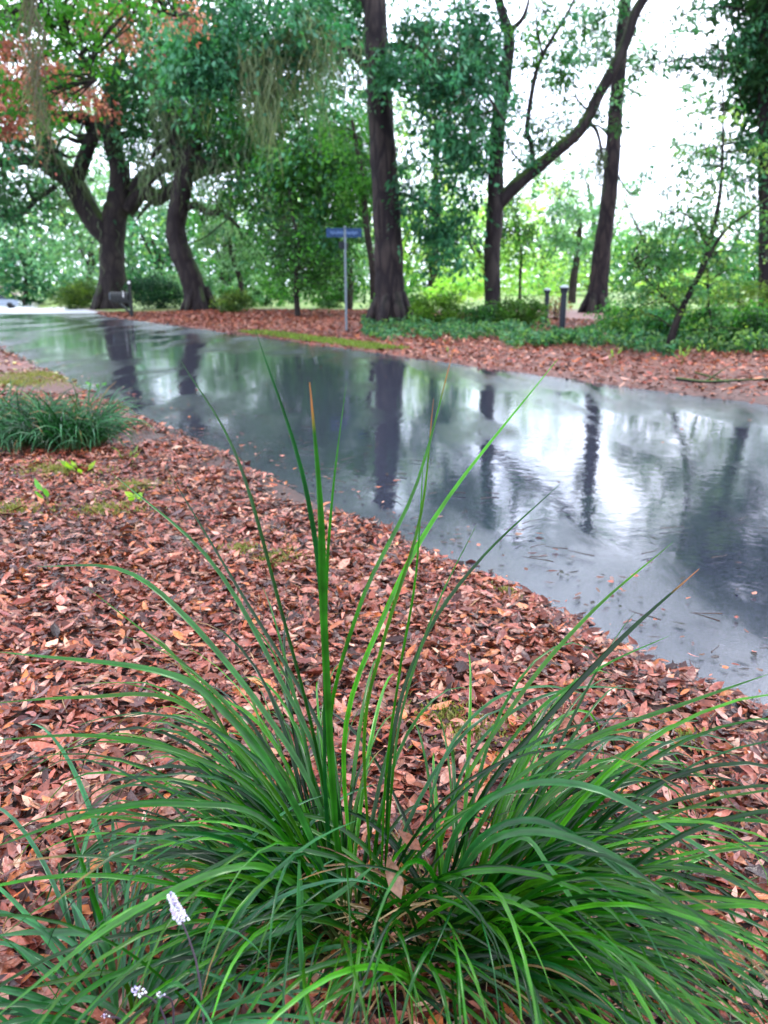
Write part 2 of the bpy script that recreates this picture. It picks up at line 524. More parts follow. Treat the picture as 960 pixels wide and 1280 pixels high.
# leaves on the road
mb = MB()
n = 750
y = 2 + rng.uniform(0, 1, n) ** 1.2 * 18
dd = -2.5 + np.abs(rng.exponential(.22, n)); dd = np.where(rng.uniform(0, 1, n) < .08, rng.uniform(-2.5, 2.5, n), dd); dd = np.minimum(dd, 2.5)
x = cx(y) + dd / .851
pos = np.stack([x, y, H0(x, y) + .012 * (1 - (dd / 2.6) ** 2) + .012], -1)
a = rng.uniform(0, 6.28, n)
bleaves(mb, pos, np.stack([np.cos(a), np.sin(a), rng.normal(0, .06, n)], -1),
        np.stack([rng.normal(0, .12, n), rng.normal(0, .12, n), np.ones(n)], -1), rng.uniform(.018, .055, n), rng.uniform(.007, .02, n),
        pick(PAL_L + [(.025, .016, .016), (.05, .02, .015), (.09, .035, .02)] * 9, n), curl=.05, fold=.04)
o = mb.build('fallen_leaves', M['litter']); tag(o, 'scattered wet leaves stuck to the road surface', 'fallen leaves', kind='stuff')
# twig debris on road and bank
mb = MB()
for k in range(170):
    if k < 110:
        y0 = random.uniform(2.1, 8); d0 = -2.45 + random.expovariate(1.6)
        z0 = .02
    else:
        y0 = random.uniform(1.2, 6); d0 = -2.6 - random.uniform(0, 2.5); z0 = None
    d0 = min(d0, 2.3)
    x0 = float(cx(y0)) + d0 / .851
    a = random.uniform(0, 3.14); L = random.uniform(.03, .13)
    pts = []
    for q in range(4):
        t = q / 3 - .5
        px_, py_ = x0 + math.cos(a) * L * t + random.gauss(0, .004), y0 + math.sin(a) * L * t + random.gauss(0, .004)
        pts.append([px_, py_, (float(H(px_, py_)) + .02) if z0 is None else z0])
    tube(mb, pts, [.003, .002, .0012], 4, 5, col=(.03, .018, .015))
o = mb.build('twig_debris', M['litter']); tag(o, 'small dark twigs and needles on the wet road', 'twigs', kind='stuff')

mb = MB()
n = 9000
y = .6 + rng.uniform(0, 1, n) ** .8 * 7; x = rng.uniform(-1, 1, n) * (y * .56 + .9)
ok = dist(x, y) < -2.5; x, y = x[ok], y[ok]; n = len(x)
a = rng.uniform(0, 6.28, n)
cards(mb, np.stack([x, y, H(x, y) + rng.uniform(.012, .03, n)], -1), np.stack([np.cos(a), np.sin(a), rng.normal(0, .2, n)], -1), rng.normal(0, .3, (n, 3)) + np.array([0, 0, 1]),
      rng.uniform(.03, .14, n), rng.uniform(.0015, .0035, n), pick([(.05, .02, .012), (.16, .06, .025), (.28, .16, .07), (.02, .01, .008)], n))
o = mb.build('pine_straw', M['litter']); tag(o, 'brown pine needles mixed through the leaf litter', 'pine straw', kind='stuff')

# moss patches
mb = MB()
for (u, v, r_) in ((345, 700, .16), (300, 690, .1), (135, 640, .22), (70, 590, .3), (590, 920, .16), (560, 900, .1), (640, 745, .08), (20, 640, .2), (860, 930, .06), (60, 470, .9), (15, 480, .7), (170, 610, .2)):
    c0 = G(u, v); n = int(380 * (r_ / .15) ** 1.1)
    a = rng.uniform(0, 6.28, n); q = r_ * np.abs(rng.normal(0, .55, n)) * (1 + .3 * np.sin(a * 3 + u))
    x = c0[0] + np.cos(a) * q; y = c0[1] + np.sin(a) * q * .8
    ok = np.abs(dist(x, y)) > 2.65; x, y = x[ok], y[ok]; n = len(x)
    pos = np.stack([x, y, H(x, y) + rng.uniform(.01, .03, n)], -1)
    s = .012 * (1 + c0[1] * .1)
    cards(mb, pos, np.stack([rng.normal(0, .5, n), rng.normal(0, .5, n), np.ones(n)], -1), rng.normal(0, 1, (n, 3)),
          s * rng.uniform(.7, 1.8, n), s * .4 * np.ones(n), pick([(.16, .17, .04), (.22, .21, .07), (.12, .15, .03), (.26, .22, .10)], n))
o = mb.build('moss', M['foliage']); tag(o, 'low yellow green moss patches between the dead leaves', 'moss', kind='stuff')

# ------------------------------------------------------------------ grass blades
GP = [(.009, .085, .002), (.017, .11, .003), (.005, .042, .003), (.045, .20, .010), (.006, .06, .012), (.028, .11, .004), (.003, .025, .003)]


def blade(mb, P, w, col, seg=16, tip=.35, tipcol=None, roll=0):
    C = spline(P, seg)
    T = unit(np.gradient(C, axis=0))
    view = unit(C - np.array([0, 0, CAMZ]))
    S = np.cross(T, np.array([0, 0, 1.0]))
    bad = np.linalg.norm(S, axis=1) < .25
    up = unit(np.array([math.cos(roll), math.sin(roll), .55]))
    S2 = np.cross(T, up)
    S = unit(unit(S + 1e-6) * .35 + unit(S2))
    Nn = np.cross(S, T)
    t = np.linspace(0, 1, seg)
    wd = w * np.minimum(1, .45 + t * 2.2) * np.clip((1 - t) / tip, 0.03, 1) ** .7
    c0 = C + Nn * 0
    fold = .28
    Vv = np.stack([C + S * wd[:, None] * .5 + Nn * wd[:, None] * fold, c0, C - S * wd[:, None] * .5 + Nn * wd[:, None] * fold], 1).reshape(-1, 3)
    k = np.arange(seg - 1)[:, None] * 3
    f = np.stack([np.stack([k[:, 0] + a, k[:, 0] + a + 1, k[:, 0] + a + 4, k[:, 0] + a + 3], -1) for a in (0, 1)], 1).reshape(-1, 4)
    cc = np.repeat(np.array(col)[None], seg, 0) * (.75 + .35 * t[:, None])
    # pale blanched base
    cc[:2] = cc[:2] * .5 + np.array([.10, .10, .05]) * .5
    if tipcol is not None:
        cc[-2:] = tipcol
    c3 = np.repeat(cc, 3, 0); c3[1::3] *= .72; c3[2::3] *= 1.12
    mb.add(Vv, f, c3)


def hero(mb, pix, Y0, Y1, w, col=None, tipcol=None):
    """pix: list of photo pixels from base to tip; depth runs from Y0 to Y1"""
    n = len(pix)
    P = []
    for q, (u, v) in enumerate(pix):
        t = q / (n - 1)
        P.append(W(u, v, Y0 + (Y1 - Y0) * t))
    if col is None:
        col = pick(GP, 1, .15)[0]
    elif col != BROWN:
        col = tuple(c * .75 * (1, 1, .6)[i] for i, c in enumerate(col))
    blade(mb, P, w, col, seg=22, tipcol=tipcol, roll=-1.57 + random.uniform(-.5, .5))


def arch(mb, base, az, L, lift, droop, w, col=None, seg=14):
    """a blade leaving base at elevation lift towards az, bending down under its own weight"""
    n = 9
    p = np.array(base, float); P = [p.copy()]
    el = lift; ds_ = L / (n - 1); a = az
    sw = random.gauss(0, .05)
    for q in range(n - 1):
        dvec = np.array([math.cos(a) * math.cos(el), math.sin(a) * math.cos(el), math.sin(el)])
        p = p + dvec * ds_
        gz = float(H(p[0], p[1])) + .03
        if p[2] < gz:
            p[2] = gz; el = max(el, -.1)
        P.append(p.copy())
        el -= droop * (q + 1) / n * 1.6
        el = max(el, -1.25)
        a += sw
    if col is None:
        col = pick(GP, 1, .15)[0]
    blade(mb, P, w, col, seg=seg, tip=.5, roll=-1.57 + random.gauss(0, .55), tipcol=(.22, .12, .04) if random.random() < .12 else None)


BROWN = (.25, .10, .03)
# central clump --------------------------------------------------
c0 = onground(G(455, 1175)); 
tc1 = empty('grass_clump', c0, 'large arching clump of green grass with tall upright blades, lower centre', 'grass clump', 'grass clumps in the foreground')
mb = MB()
hb = [
    ([(428, 1150), (415, 980), (404, 780), (400, 640), (387, 478)], 1.13, 1.02, .0125, (.02, .13, .015), BROWN),
    ([(420, 1150), (408, 1000), (405, 780), (380, 600), (319, 412)], 1.14, 1.10, .0085, None, None),
    ([(440, 1150), (412, 960), (408, 760), (416, 620), (433, 478)], 1.16, 1.2, .0055, None, None),
    ([(425, 1160), (400, 960), (350, 760), (295, 570), (224, 448)], 1.15, 1.16, .0065, None, None),
    ([(440, 1160), (412, 930), (450, 760), (520, 610), (569, 430)], 1.12, 1.14, .0085, None, BROWN),
    ([(450, 1170), (430, 930), (480, 770), (555, 630), (697, 449)], 1.14, 1.25, .0085, None, None),
    ([(470, 1160), (455, 930), (480, 800), (525, 650), (542, 498)], 1.13, 1.18, .006, None, BROWN),
    ([(480, 1160), (490, 930), (530, 800), (600, 700), (700, 605)], 1.15, 1.4, .007, None, None),
    ([(478, 1160), (490, 980), (505, 880), (545, 760), (596, 655)], 1.15, 1.3, .005, None, None),
    ([(475, 1160), (482, 980), (500, 840), (520, 720), (530, 560)], 1.15, 1.2, .005, None, None),
    ([(440, 1150), (420, 1000), (395, 900), (300, 740), (205, 580)], 1.15, 1.3, .0075, None, None),
    ([(440, 1150), (400, 960), (350, 850), (262, 700), (138, 590)], 1.15, 1.3, .0085, (.02, .12, .03), None),
    ([(430, 1160), (400, 1010), (330, 890), (230, 770), (150, 712), (48, 708)], 1.14, 1.35, .0105, (.035, .16, .05), None),
    ([(430, 1160), (380, 1010), (310, 910), (230, 830), (110, 735)], 1.12, 1.4, .007, None, None),
    ([(430, 1165), (370, 1010), (280, 890), (200, 840), (0, 815)], 1.1, 1.0, .0125, (.03, .16, .04), None),
    ([(430, 1165), (350, 1000), (230, 880), (100, 872), (-20, 880)], 1.1, 1.15, .007, None, None),
    ([(425, 1165), (340, 1010), (240, 945), (120, 920), (-10, 925)], 1.1, 1.05, .008, None, None),
    ([(430, 1170), (340, 1030), (230, 1005), (120, 1015), (-10, 1060)], 1.08, .95, .010, None, None),
    ([(430, 1180), (360, 1100), (290, 1085), (150, 1150), (-10, 1275)], 1.08, .78, .0105, (.05, .21, .04), None),
    ([(475, 1190), (485, 1230), (470, 1150), (475, 1240), (490, 1300)], 1.12, .9, .005, None, None),
    ([(500, 1185), (505, 1100), (500, 1080), (497, 1090)], 1.12, 1.1, .006, BROWN, None),
]
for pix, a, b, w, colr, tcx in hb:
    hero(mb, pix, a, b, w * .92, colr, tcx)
for k in range(235):
    a = random.uniform(R(100), R(236)) if k % 5 else random.uniform(0, 6.28)
    r_ = abs(random.gauss(0, .06))
    b = onground(c0[:2] + np.array([math.cos(a) * r_ - .03, math.sin(a) * r_]))
    out_ = random.random()
    arch(mb, b, a + random.gauss(0, .25), random.uniform(.32, .72), R(random.uniform(38, 84)), random.uniform(.22, .55), random.uniform(.0035, .0085))
for k in range(46):
    a = random.uniform(0, 6.28); b = onground(c0[:2] + np.array([random.gauss(.02, .07), random.gauss(0, .05)]))
    arch(mb, b, a, random.uniform(.12, .4), R(random.uniform(10, 70)), random.uniform(.2, .7), random.uniform(.002, .005), col=pick([(.25, .15, .06), (.14, .07, .03), (.30, .22, .10)], 1)[0])
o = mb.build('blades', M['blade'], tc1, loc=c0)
# right clump ----------------------------------------------------
c1 = onground(G(545, 1190))
tc2 = empty('grass_clump', c1, 'grass clump spilling to the lower right with wide drooping blades over dead leaves', 'grass clump', 'grass clumps in the foreground')
mb = MB()
for k in range(70):
    b = onground(.5 * (c0 + c1)[:2] + np.array([random.gauss(0, .07), random.gauss(-.02, .03)]))
    arch(mb, b, random.uniform(R(205), R(335)), random.uniform(.25, .5), R(random.uniform(30, 75)), random.uniform(.25, .55), random.uniform(.003, .008))
hb = [
    ([(530, 1160), (565, 1010), (650, 870), (740, 765), (841, 678)], 1.14, 1.3, .0075, None, None),
    ([(545, 1150), (600, 1000), (690, 890), (780, 795), (874, 711)], 1.14, 1.25, .010, None, BROWN),
    ([(545, 1150), (580, 1020), (660, 900), (750, 835), (836, 795)], 1.14, 1.35, .006, None, None),
    ([(550, 1150), (620, 1000), (720, 930), (860, 878), (960, 843)], 1.12, 1.2, .008, (.03, .14, .02), None),
    ([(545, 1150), (570, 1040), (640, 985), (740, 985), (860, 1050), (970, 1125)], 1.12, 1.0, .0115, (.03, .15, .06), None),
    ([(550, 1150), (600, 1060), (680, 1040), (780, 1080), (880, 1180), (970, 1290)], 1.1, .9, .0125, (.035, .15, .06), None),
    ([(545, 1160), (590, 1060), (660, 1025), (740, 1060), (840, 1150), (960, 1260)], 1.12, .95, .0115, (.02, .12, .05), None),
    ([(540, 1170), (610, 1120), (700, 1150), (800, 1220), (880, 1300)], 1.08, .85, .011, (.05, .2, .05), None),
    ([(545, 1170), (640, 1050), (690, 1090), (740, 1160), (860, 1290)], 1.08, .9, .008, (.04, .19, .05), None),
    ([(540, 1170), (640, 1130), (740, 1170), (820, 1220), (900, 1290)], 1.05, .9, .009, None, None),
    ([(545, 1150), (600, 1010), (680, 975), (780, 960), (905, 975)], 1.14, 1.3, .006, None, None),
    ([(530, 1120), (580, 960), (640, 890), (720, 860), (800, 862)], 1.16, 1.4, .006, (.03, .15, .07), None),
    ([(515, 1120), (550, 960), (610, 880), (680, 858), (740, 870)], 1.16, 1.4, .006, (.03, .15, .07), None),
    ([(560, 1180), (640, 1100), (760, 1110), (880, 1180), (960, 1240)], 1.05, .95, .009, None, None),
    ([(540, 1140), (640, 960), (700, 930), (800, 925), (930, 945)], 1.16, 1.5, .006, (.04, .17, .08), None),
    ([(540, 1160), (600, 1090), (740, 1015), (800, 1180), (850, 1020)], 1.12, 1.2, .004, None, None),
]
for pix, a, b, w, colr, tcx in hb[:-1]:
    hero(mb, pix, a, b, w * .92, colr, tcx)
for k in range(250):
    a = random.uniform(R(-60), R(48)) if k % 5 else random.uniform(0, 6.28)
    r_ = abs(random.gauss(0, .055))
    b = onground(c1[:2] + np.array([math.cos(a) * r_ + .03, math.sin(a) * r_]))
    arch(mb, b, a + random.gauss(0, .2), random.uniform(.32, .78), R(random.uniform(32, 76)), random.uniform(.25, .55), random.uniform(.0035, .009))
for k in range(70):
    a = random.uniform(R(-70), R(30)); b = onground(c1[:2] + np.array([random.gauss(.06, .07), random.gauss(-.02, .05)]))
    arch(mb, b, a, random.uniform(.3, .62), R(random.uniform(20, 55)), random.uniform(.2, .5), random.uniform(.003, .007))
for k in range(40):
    a = random.uniform(0, 6.28); b = onground(c1[:2] + np.array([random.gauss(.02, .07), random.gauss(0, .05)]))
    arch(mb, b, a, random.uniform(.12, .42), R(random.uniform(10, 70)), random.uniform(.2, .7), random.uniform(.002, .005), col=pick([(.25, .15, .06), (.14, .07, .03), (.30, .22, .10)], 1)[0])
o = mb.build('blades', M['blade'], tc2, loc=c1)


# lower left liriope with flowers ---------------------------------
def flower(parent, loc, top, n=34, hl=.05, r=.007, px=None):
    mb = MB()
    top = np.array(top, float)
    st_ = []
    base = onground(top + np.array([random.uniform(-.03, .03), random.uniform(.05, .1), 0]))
    P = spline([base, (base + top) / 2 + np.array([.01, .01, .03]), top], 8)
    tube(mb, P, [.0016, .0014, .001], 5, 8, col=(.10, .07, .10))
    ax = unit((P[-1] - P[-2])[None])[0]
    ico = np.array([[1, 0, 0], [-1, 0, 0], [0, 1, 0], [0, -1, 0], [0, 0, 1], [0, 0, -1]], float)
    fi = np.array([[0, 2, 4], [2, 1, 4], [1, 3, 4], [3, 0, 4], [2, 0, 5], [1, 2, 5], [3, 1, 5], [0, 3, 5]])
    for q in range(n):
        t = q / n
        a = q * 2.4
        rad = r * (1 - .55 * t)
        pc = top - ax * hl * (1 - t) + np.array([math.cos(a), math.sin(a), .2]) * rad * random.uniform(.7, 1.1)
        s = r * random.uniform(.25, .42) * (1 - .4 * t)
        cc = pick([(.62, .55, .78), (.75, .70, .85), (.50, .42, .70), (.85, .82, .9)], 1, .05)[0]
        for sc_ in range(1):
            jit = rng.normal(0, .18, (6, 3))
            mb.add(pc + (ico + jit) * s, fi, cc)
    return mb.build('flower_spike', M['flower'], parent, loc=loc)


c2 = onground(G(150, 1290))
tc3 = empty('grass_clump', c2, 'low strappy leaved clump with small lilac white flower spikes, lower left', 'grass clump', 'grass clumps in the foreground')
mb = MB()
for pix, a, b, w, colr in [
    ([(130, 1285), (140, 1200), (110, 1100), (80, 1010)], 1.0, 1.08, .007, None),
    ([(200, 1290), (290, 1240), (300, 1200), (420, 1120), (470, 1080)], .95, 1.05, .0095, (.03, .14, .05)),
    ([(150, 1290), (130, 1180), (60, 1165), (-10, 1170)], .95, .98, .009, (.04, .16, .08)),
    ([(240, 1300), (300, 1190), (370, 1150), (375, 1075)], .95, 1.0, .008, (.05, .18, .09)),
    ([(375, 1290), (378, 1220), (374, 1150), (373, 1075)], .92, .96, .0065, (.05, .2, .1)),
    ([(180, 1290), (120, 1250), (60, 1255), (-10, 1270)], .93, .92, .008, (.04, .17, .08)),
    ([(170, 1290), (150, 1220), (80, 1225), (0, 1245)], .95, .95, .006, None),
]:
    hero(mb, pix, a, b, w * 1.2, colr)
for k in range(95):
    a = random.uniform(0, 6.28); r_ = abs(random.gauss(0, .10))
    b = onground(c2[:2] + np.array([math.cos(a) * r_, math.sin(a) * r_]))
    arch(mb, b, a + random.gauss(0, .3), random.uniform(.2, .5), R(random.uniform(25, 75)), random.uniform(.2, .5), random.uniform(.005, .009),
         col=pick([(.02, .12, .03), (.03, .15, .05), (.016, .09, .03)], 1)[0])
mb.build('blades', M['blade'], tc3, loc=c2)
flower(tc3, c2, W(213, 1118, .80), 110, .052, .0075)
flower(tc3, c2, W(167, 1236, .80), 22, .022, .007)
flower(tc3, c2, W(198, 1243, .80), 12, .013, .005)
flower(tc3, c2, W(128, 1270, .8), 6, .01, .004)

# big dry leaves caught in the clump
for (u, v, Y_, a, L, col, lab) in [(492, 1095, 1.05, 1.9, .07, (.17, .09, .055), 'dull tan brown dry leaf caught upright between the two grass clumps'),
                              (512, 1050, 1.12, 2.5, .05, (.16, .055, .025), 'small rust brown dry leaf lodged above the tan one in the grass'),
                              (440, 1235, 1.02, .8, .09, (.30, .10, .05), 'rust coloured dry leaf lying at the foot of the grass')]:
    mb = MB(); pz = W(u, v, Y_)
    bleaves(mb, np.zeros((1, 3)), np.array([[math.cos(a), .3, math.sin(a)]]), np.array([[.1, -1, .5]]), [L], [L * .36], np.array([col]), curl=.25)
    o = mb.build('dry_leaf', M['litter']); o.location = tuple(pz); tag(o, lab, 'dry leaf')

# mid-left clumps
for q, (u, v, rad, hh, nb, lab) in enumerate([(92, 560, .27, .50, 460, 'dark green strappy grass clump nearest the wet road edge, left'),
                              (35, 558, .28, .50, 460, 'dark green strappy grass clump in the middle of the left row'),
                              (-25, 548, .30, .52, 330, 'dark green strappy grass clump cut by the left picture edge')]):
    cc = onground(G(u, v))
    t_ = empty('grass_clump', cc, lab, 'grass clump', 'dark grass clumps on the left bank')
    mb = MB()
    for k in range(nb):
        a = random.uniform(0, 6.28); r_ = rad * .8 * math.sqrt(random.random())
        b = onground(cc[:2] + np.array([math.cos(a) * r_, math.sin(a) * r_]))
        arch(mb, b, a + random.gauss(0, .8), random.uniform(.6, 1.1) * hh, R(random.uniform(40, 88)), random.uniform(.15, .5), random.uniform(.008, .014),
             col=pick([(.008, .06, .012), (.018, .10, .025), (.04, .15, .06), (.006, .035, .010)], 1)[0], seg=7)
    mb.build('blades', M['blade'], t_, loc=cc)


# seedlings
def seedling(u, v, n, size, pal, lab, hgt=.05, narrow=.55, up=.5):
    cc = onground(G(u, v))
    t_ = empty('seedling', cc, lab, 'seedling')
    mb = MB(); mb2 = MB()
    for k in range(n):
        a = random.uniform(0, 6.28); h = hgt * random.uniform(.4, 1)
        tip = cc + np.array([math.cos(a) * size * .9, math.sin(a) * size * .9, h])
        tube(mb2, [cc, (cc + tip) / 2 + [0, 0, h * .3], tip], [.0018, .001], 4, 5, col=(.08, .10, .03))
        bleaves(mb, tip[None], np.array([[math.cos(a), math.sin(a), up]]), np.array([[0, 0, 1.]]) + rng.normal(0, .2, (1, 3)), [size], [size * narrow], pick(pal, 1, .1))
    mb.build('leaves', M['foliage'], t_, loc=cc); mb2.build('stem', M['foliage'], t_, loc=cc)


YG = [(.22, .36, .03), (.16, .30, .03)]
seedling(172, 630, 6, .055, YG, 'bright yellow green seedling on the leaf carpet, left of centre')
seedling(120, 488, 3, .10, [(.06, .22, .02)], 'single bright green sprout at the road edge', .08)
seedling(62, 632, 3, .09, [(.08, .25, .04)], 'thin green shoot left of the yellow seedling', .1, .3, 1)
seedling(100, 592, 7, .09, YG + [(.1, .18, .03)], 'small olive weed in front of the dark grass row', .07, .35, .8)
seedling(160, 575, 7, .08, [(.12, .2, .05), (.2, .22, .08)], 'small olive weed at the right end of the grass row', .08, .3, .8)
seedling(500, 655, 3, .03, YG, 'tiny green sprout by the road edge behind the tall blades')
seedling(365, 860, 4, .03, [(.05, .16, .03)], 'tiny dark green sprout left of the upright blades')


# ------------------------------------------------------------------ trees
def pix_path(pts, Y):
    out_ = []
    for q in pts:
        yy = q[2] if len(q) > 2 else Y
        out_.append(W(q[0], q[1], yy))
    return out_


def crown(parent, loc, blobs, nl, size, pal, name='crown', droop=.3, clump=.45, mat=None, twigs=None, twigmb=None, flat=.6, asp=.45):
    """blobs: (centre xyz, radii xyz, clumps)"""
    mb = MB()
    pts = []
    for (bc, br, nc) in blobs:
        dirs = unit(rng.normal(0, 1, (nc, 3)))
        rr = rng.uniform(.25, 1, (nc, 1)) ** .5
        P = np.asarray(bc) + dirs * rr * np.asarray(br)
        pts.append(P)
    P = np.concatenate(pts)
    nc = len(P)
    lum = rng.uniform(.65, 1.3, nc)
    cc = pick(pal, nc, .08)
    cs = clump * rng.uniform(.55, 1.35, nc)
    k = rng.integers(0, nc, nl)
    off = rng.normal(0, 1, (nl, 3)) * cs[k][:, None] * np.array([1, 1, flat]) * .6
    pos = P[k] + off
    pos[:, 2] -= droop * (off[:, 0] ** 2 + off[:, 1] ** 2) / (cs[k] + .01)
    d = unit(off + rng.normal(0, .35, (nl, 3)) * cs[k][:, None]) * .8 + rng.normal(0, .5, (nl, 3)); d[:, 2] -= droop
    nr = rng.normal(0, .6, (nl, 3)) + np.array([0, 0, 1])
    L = size * rng.uniform(.55, 1.35, nl)
    c = cc[k] * lum[k][:, None] * (1 + rng.normal(0, .12, (nl, 1)))
    cards(mb, pos, d, nr, L, L * asp * rng.uniform(.8, 1.2, nl), np.clip(c, .003, 1))
    o = mb.build(name, mat or M['foliage'], parent, loc=loc)
    if twigmb is not None and twigs is not None:
        tw = np.concatenate(twigs)
        for q in range(0, nc, max(1, nc // 70)):
            dd_ = np.linalg.norm(tw - P[q], axis=1) + .4 * np.maximum(0, tw[:, 2] - P[q][2])
            s = tw[int(np.argmin(dd_))]
            dl = np.linalg.norm(P[q] - s)
            if dl < 6 and dl > .2:
                mid = (s + P[q]) / 2 + rng.normal(0, .08 * dl, 3) + np.array([0, 0, .08 * dl])
                tube(twigmb, [s, mid, P[q]], [.012 + .006 * dl, .008 + .003 * dl, .004], 5, 7)
    return o


def hang_moss(parent, loc, anchors, n, lmin, lmax, spread, width=.03, pal=((.09, .125, .075), (.14, .18, .11), (.06, .085, .05))):
    mb = MB()
    anchors = np.asarray(anchors)
    seg = 10
    k = rng.integers(0, len(anchors), n)
    p = anchors[k] + rng.normal(0, 1, (n, 3)) * np.array([spread, spread, spread * .8])
    L = rng.uniform(lmin, lmax, n) * (.55 + .9 * rng.random(len(anchors))[k])
    a = rng.uniform(0, 3.14, n); s = np.stack([np.cos(a), np.sin(a), 0 * a], -1)
    ph = rng.uniform(0, 6.28, n)
    V = []
    for q in range(seg):
        t = q / (seg - 1)
        c = p + np.stack([.07 * np.sin(ph + t * 9) + .03 * np.sin(ph * 5 + t * 23), .06 * np.cos(ph * 2 + t * 8), -L * t], -1)
        w = (width * (1 - t) ** .6 * (1 + .5 * np.sin(ph * 3 + q * 2.1)) + .003)[:, None]
        V += [c + s * w * .5, c - s * w * .5]
    V = np.stack(V, 1).reshape(-1, 3)
    b = np.arange(n)[:, None, None] * (2 * seg)
    f = np.array([[2 * q, 2 * q + 1, 2 * q + 3, 2 * q + 2] for q in range(seg - 1)])
    mb.add(V, (b + f[None]).reshape(-1, 4), np.repeat(pick(pal, n, .15), 2 * seg, 0))
    return tag(mb.build('hanging_moss', M['moss'], parent, loc=loc), kind='stuff')


def B(u, v, Y, ru, rv, n, ry=None):
    s = mpp(Y)
    return (W(u, v, Y), (ru * s, (ry if ry else max(ru, rv) * s * .8), rv * s), n)


def tree(name, base, lab, cat, group, limbs, mat, Y, flare=True):
    """limbs: (pixel path, radii metres, sides)"""
    bp_ = onground(base)
    t_ = empty(name, bp_, lab, cat, group)
    mb = MB(); sk = []
    for q, (pp, rad) in enumerate(limbs):
        if name in ('live_oak', 'pine_tree'):
            rad = [r * (.80 if name != 'live_oak' else (.90 if q == 0 else 1.08)) for r in rad]
        P = pix_path(pp, Y)
        if q == 0:
            P[0][2] = float(H(P[0][0], P[0][1])) - .15
        C = tube(mb, P, rad, 18 if rad[0] > .2 else (12 if rad[0] > .12 else 7), rough=.055 if rad[0] > .1 else .08,
                 seg=(len(P) - 1) * 6 + 1)
        sk.append(C)
        if name == 'live_oak':
            for kk in range(5 if q else 3):
                ii = random.randint(int(len(C) * (.35 if q else .6)), len(C) - 2)
                st = C[ii]; r1 = float(np.interp(ii / len(C), np.linspace(0, 1, len(rad)), rad)) * .5
                dv = rng.normal(0, 1, 3); dv[2] = abs(dv[2]) * .6; dv = dv / np.linalg.norm(dv)
                Lb = random.uniform(1.3, 3.4); PP = [st]
                for _ in range(4):
                    dv = dv + rng.normal(0, .45, 3); dv = dv / np.linalg.norm(dv)
                    PP.append(PP[-1] + dv * Lb / 4)
                sk.append(tube(mb, PP, [r1, r1 * .8, r1 * .6, r1 * .4, .02], 7, 15, rough=.1))
        if q == 0 and flare:
            for s in range(6):
                a = s * 1.05 + random.uniform(-.2, .2)
                r0 = rad[0]
                e_ = P[0] + np.array([math.cos(a) * r0 * 1.5, math.sin(a) * r0 * 1.22, .02])
                tube(mb, [P[0] + np.array([math.cos(a) * r0 * .5, math.sin(a) * r0 * .5, r0 * 1.6 + .15]), P[0] + np.array([math.cos(a) * r0 * .92, math.sin(a) * r0 * .92, r0 * .6 + .15]), e_],
                     [r0 * .3, r0 * .32, r0 * .12], 7, 7, rough=.08)
    return t_, bp_, mb, sk


TEAL = [(.030, .13, .065), (.05, .18, .09), (.015, .07, .035), (.07, .22, .12)]
MID = [(.03, .13, .02), (.05, .18, .025), (.02, .08, .018), (.08, .23, .04)]
DARK = [(.015, .05, .018), (.022, .065, .022), (.03, .08, .03)]
SKYLIT = [(.34, .55, .10), (.42, .62, .14), (.22, .45, .13), (.50, .66, .20)]  # far foliage lit by open sky, the brightness painted into the leaf colour
GREYG = [(.13, .28, .15), (.22, .38, .23), (.07, .18, .09)]  # paleness of far foliage put into the leaf colour

# big oak on the left
Yb = 38
b0 = W(140, 385, Yb)
t_, lp, mb, sk = tree('live_oak', b0, 'massive spreading oak with mossy limbs behind the mailbox, left', 'tree', 'old oaks on the left', [
    ([(140, 385), (141, 345), (140, 310), (143, 270), (148, 250), (150, 215), (140, 170), (150, 130), (162, 105)], [.74, .64, .60, .62, .58, .46, .42, .36, .25]),
    ([(140, 300), (118, 275), (98, 240), (85, 222), (62, 206), (55, 180), (58, 150), (62, 110, 36)], [.5, .46, .44, .42, .38, .3, .26, .2]),
    ([(92, 232), (108, 190), (120, 160), (136, 120), (150, 80), (165, 40)], [.32, .28, .26, .22, .17, .12]),
    ([(138, 165), (105, 148), (65, 145), (20, 140, 35), (-40, 150, 33)], [.26, .24, .24, .2, .12]),
    ([(158, 262), (180, 238), (196, 248), (215, 236), (250, 215, 36), (300, 205, 34), (345, 190, 33)], [.34, .32, .30, .27, .22, .17, .10]),
    ([(165, 240), (178, 222), (200, 212), (230, 200), (262, 150)], [.3, .24, .2, .16, .1]),
    ([(160, 110), (185, 95), (220, 100), (250, 90, 36)], [.25, .2, .14, .1]),
    ([(60, 206), (30, 200), (-10, 205), (-60, 190)], [.25, .2, .15, .1]),
    ([(70, 232), (45, 250), (25, 268), (-5, 270)], [.12, .1, .08, .04]),
    ([(150, 170), (175, 165), (205, 170), (240, 140)], [.16, .14, .12, .08]),
], M['oakbark'], Yb)
bl = [B(60, 60, 36, 80, 50, 40), B(160, 60, 36, 70, 60, 40), B(20, 150, 35, 50, 40, 25), B(230, 90, 35, 60, 60, 40),
      B(-20, 230, 36, 50, 40, 25), B(30, 250, 39, 50, 25, 18), B(290, 180, 34, 50, 35, 30), B(340, 210, 33, 40, 40, 24),
      B(180, 190, 39, 50, 20, 10), B(120, -40, 36, 180, 80, 70), B(190, 150, 37.5, 60, 40, 34), B(180, 130, 37, 40, 20, 12)]
crown(t_, lp, bl, 20000, .27, TEAL + DARK + DARK, twigs=sk, twigmb=mb, clump=.9, droop=.5)
mb.build('trunk', M['oakbark'], t_, loc=lp)
an = np.concatenate([sk[k][::2] for k in (1, 3, 4, 5, 6, 7, 9)])
hang_moss(t_, lp, an, 420, .4, 1.7, .4, .04)

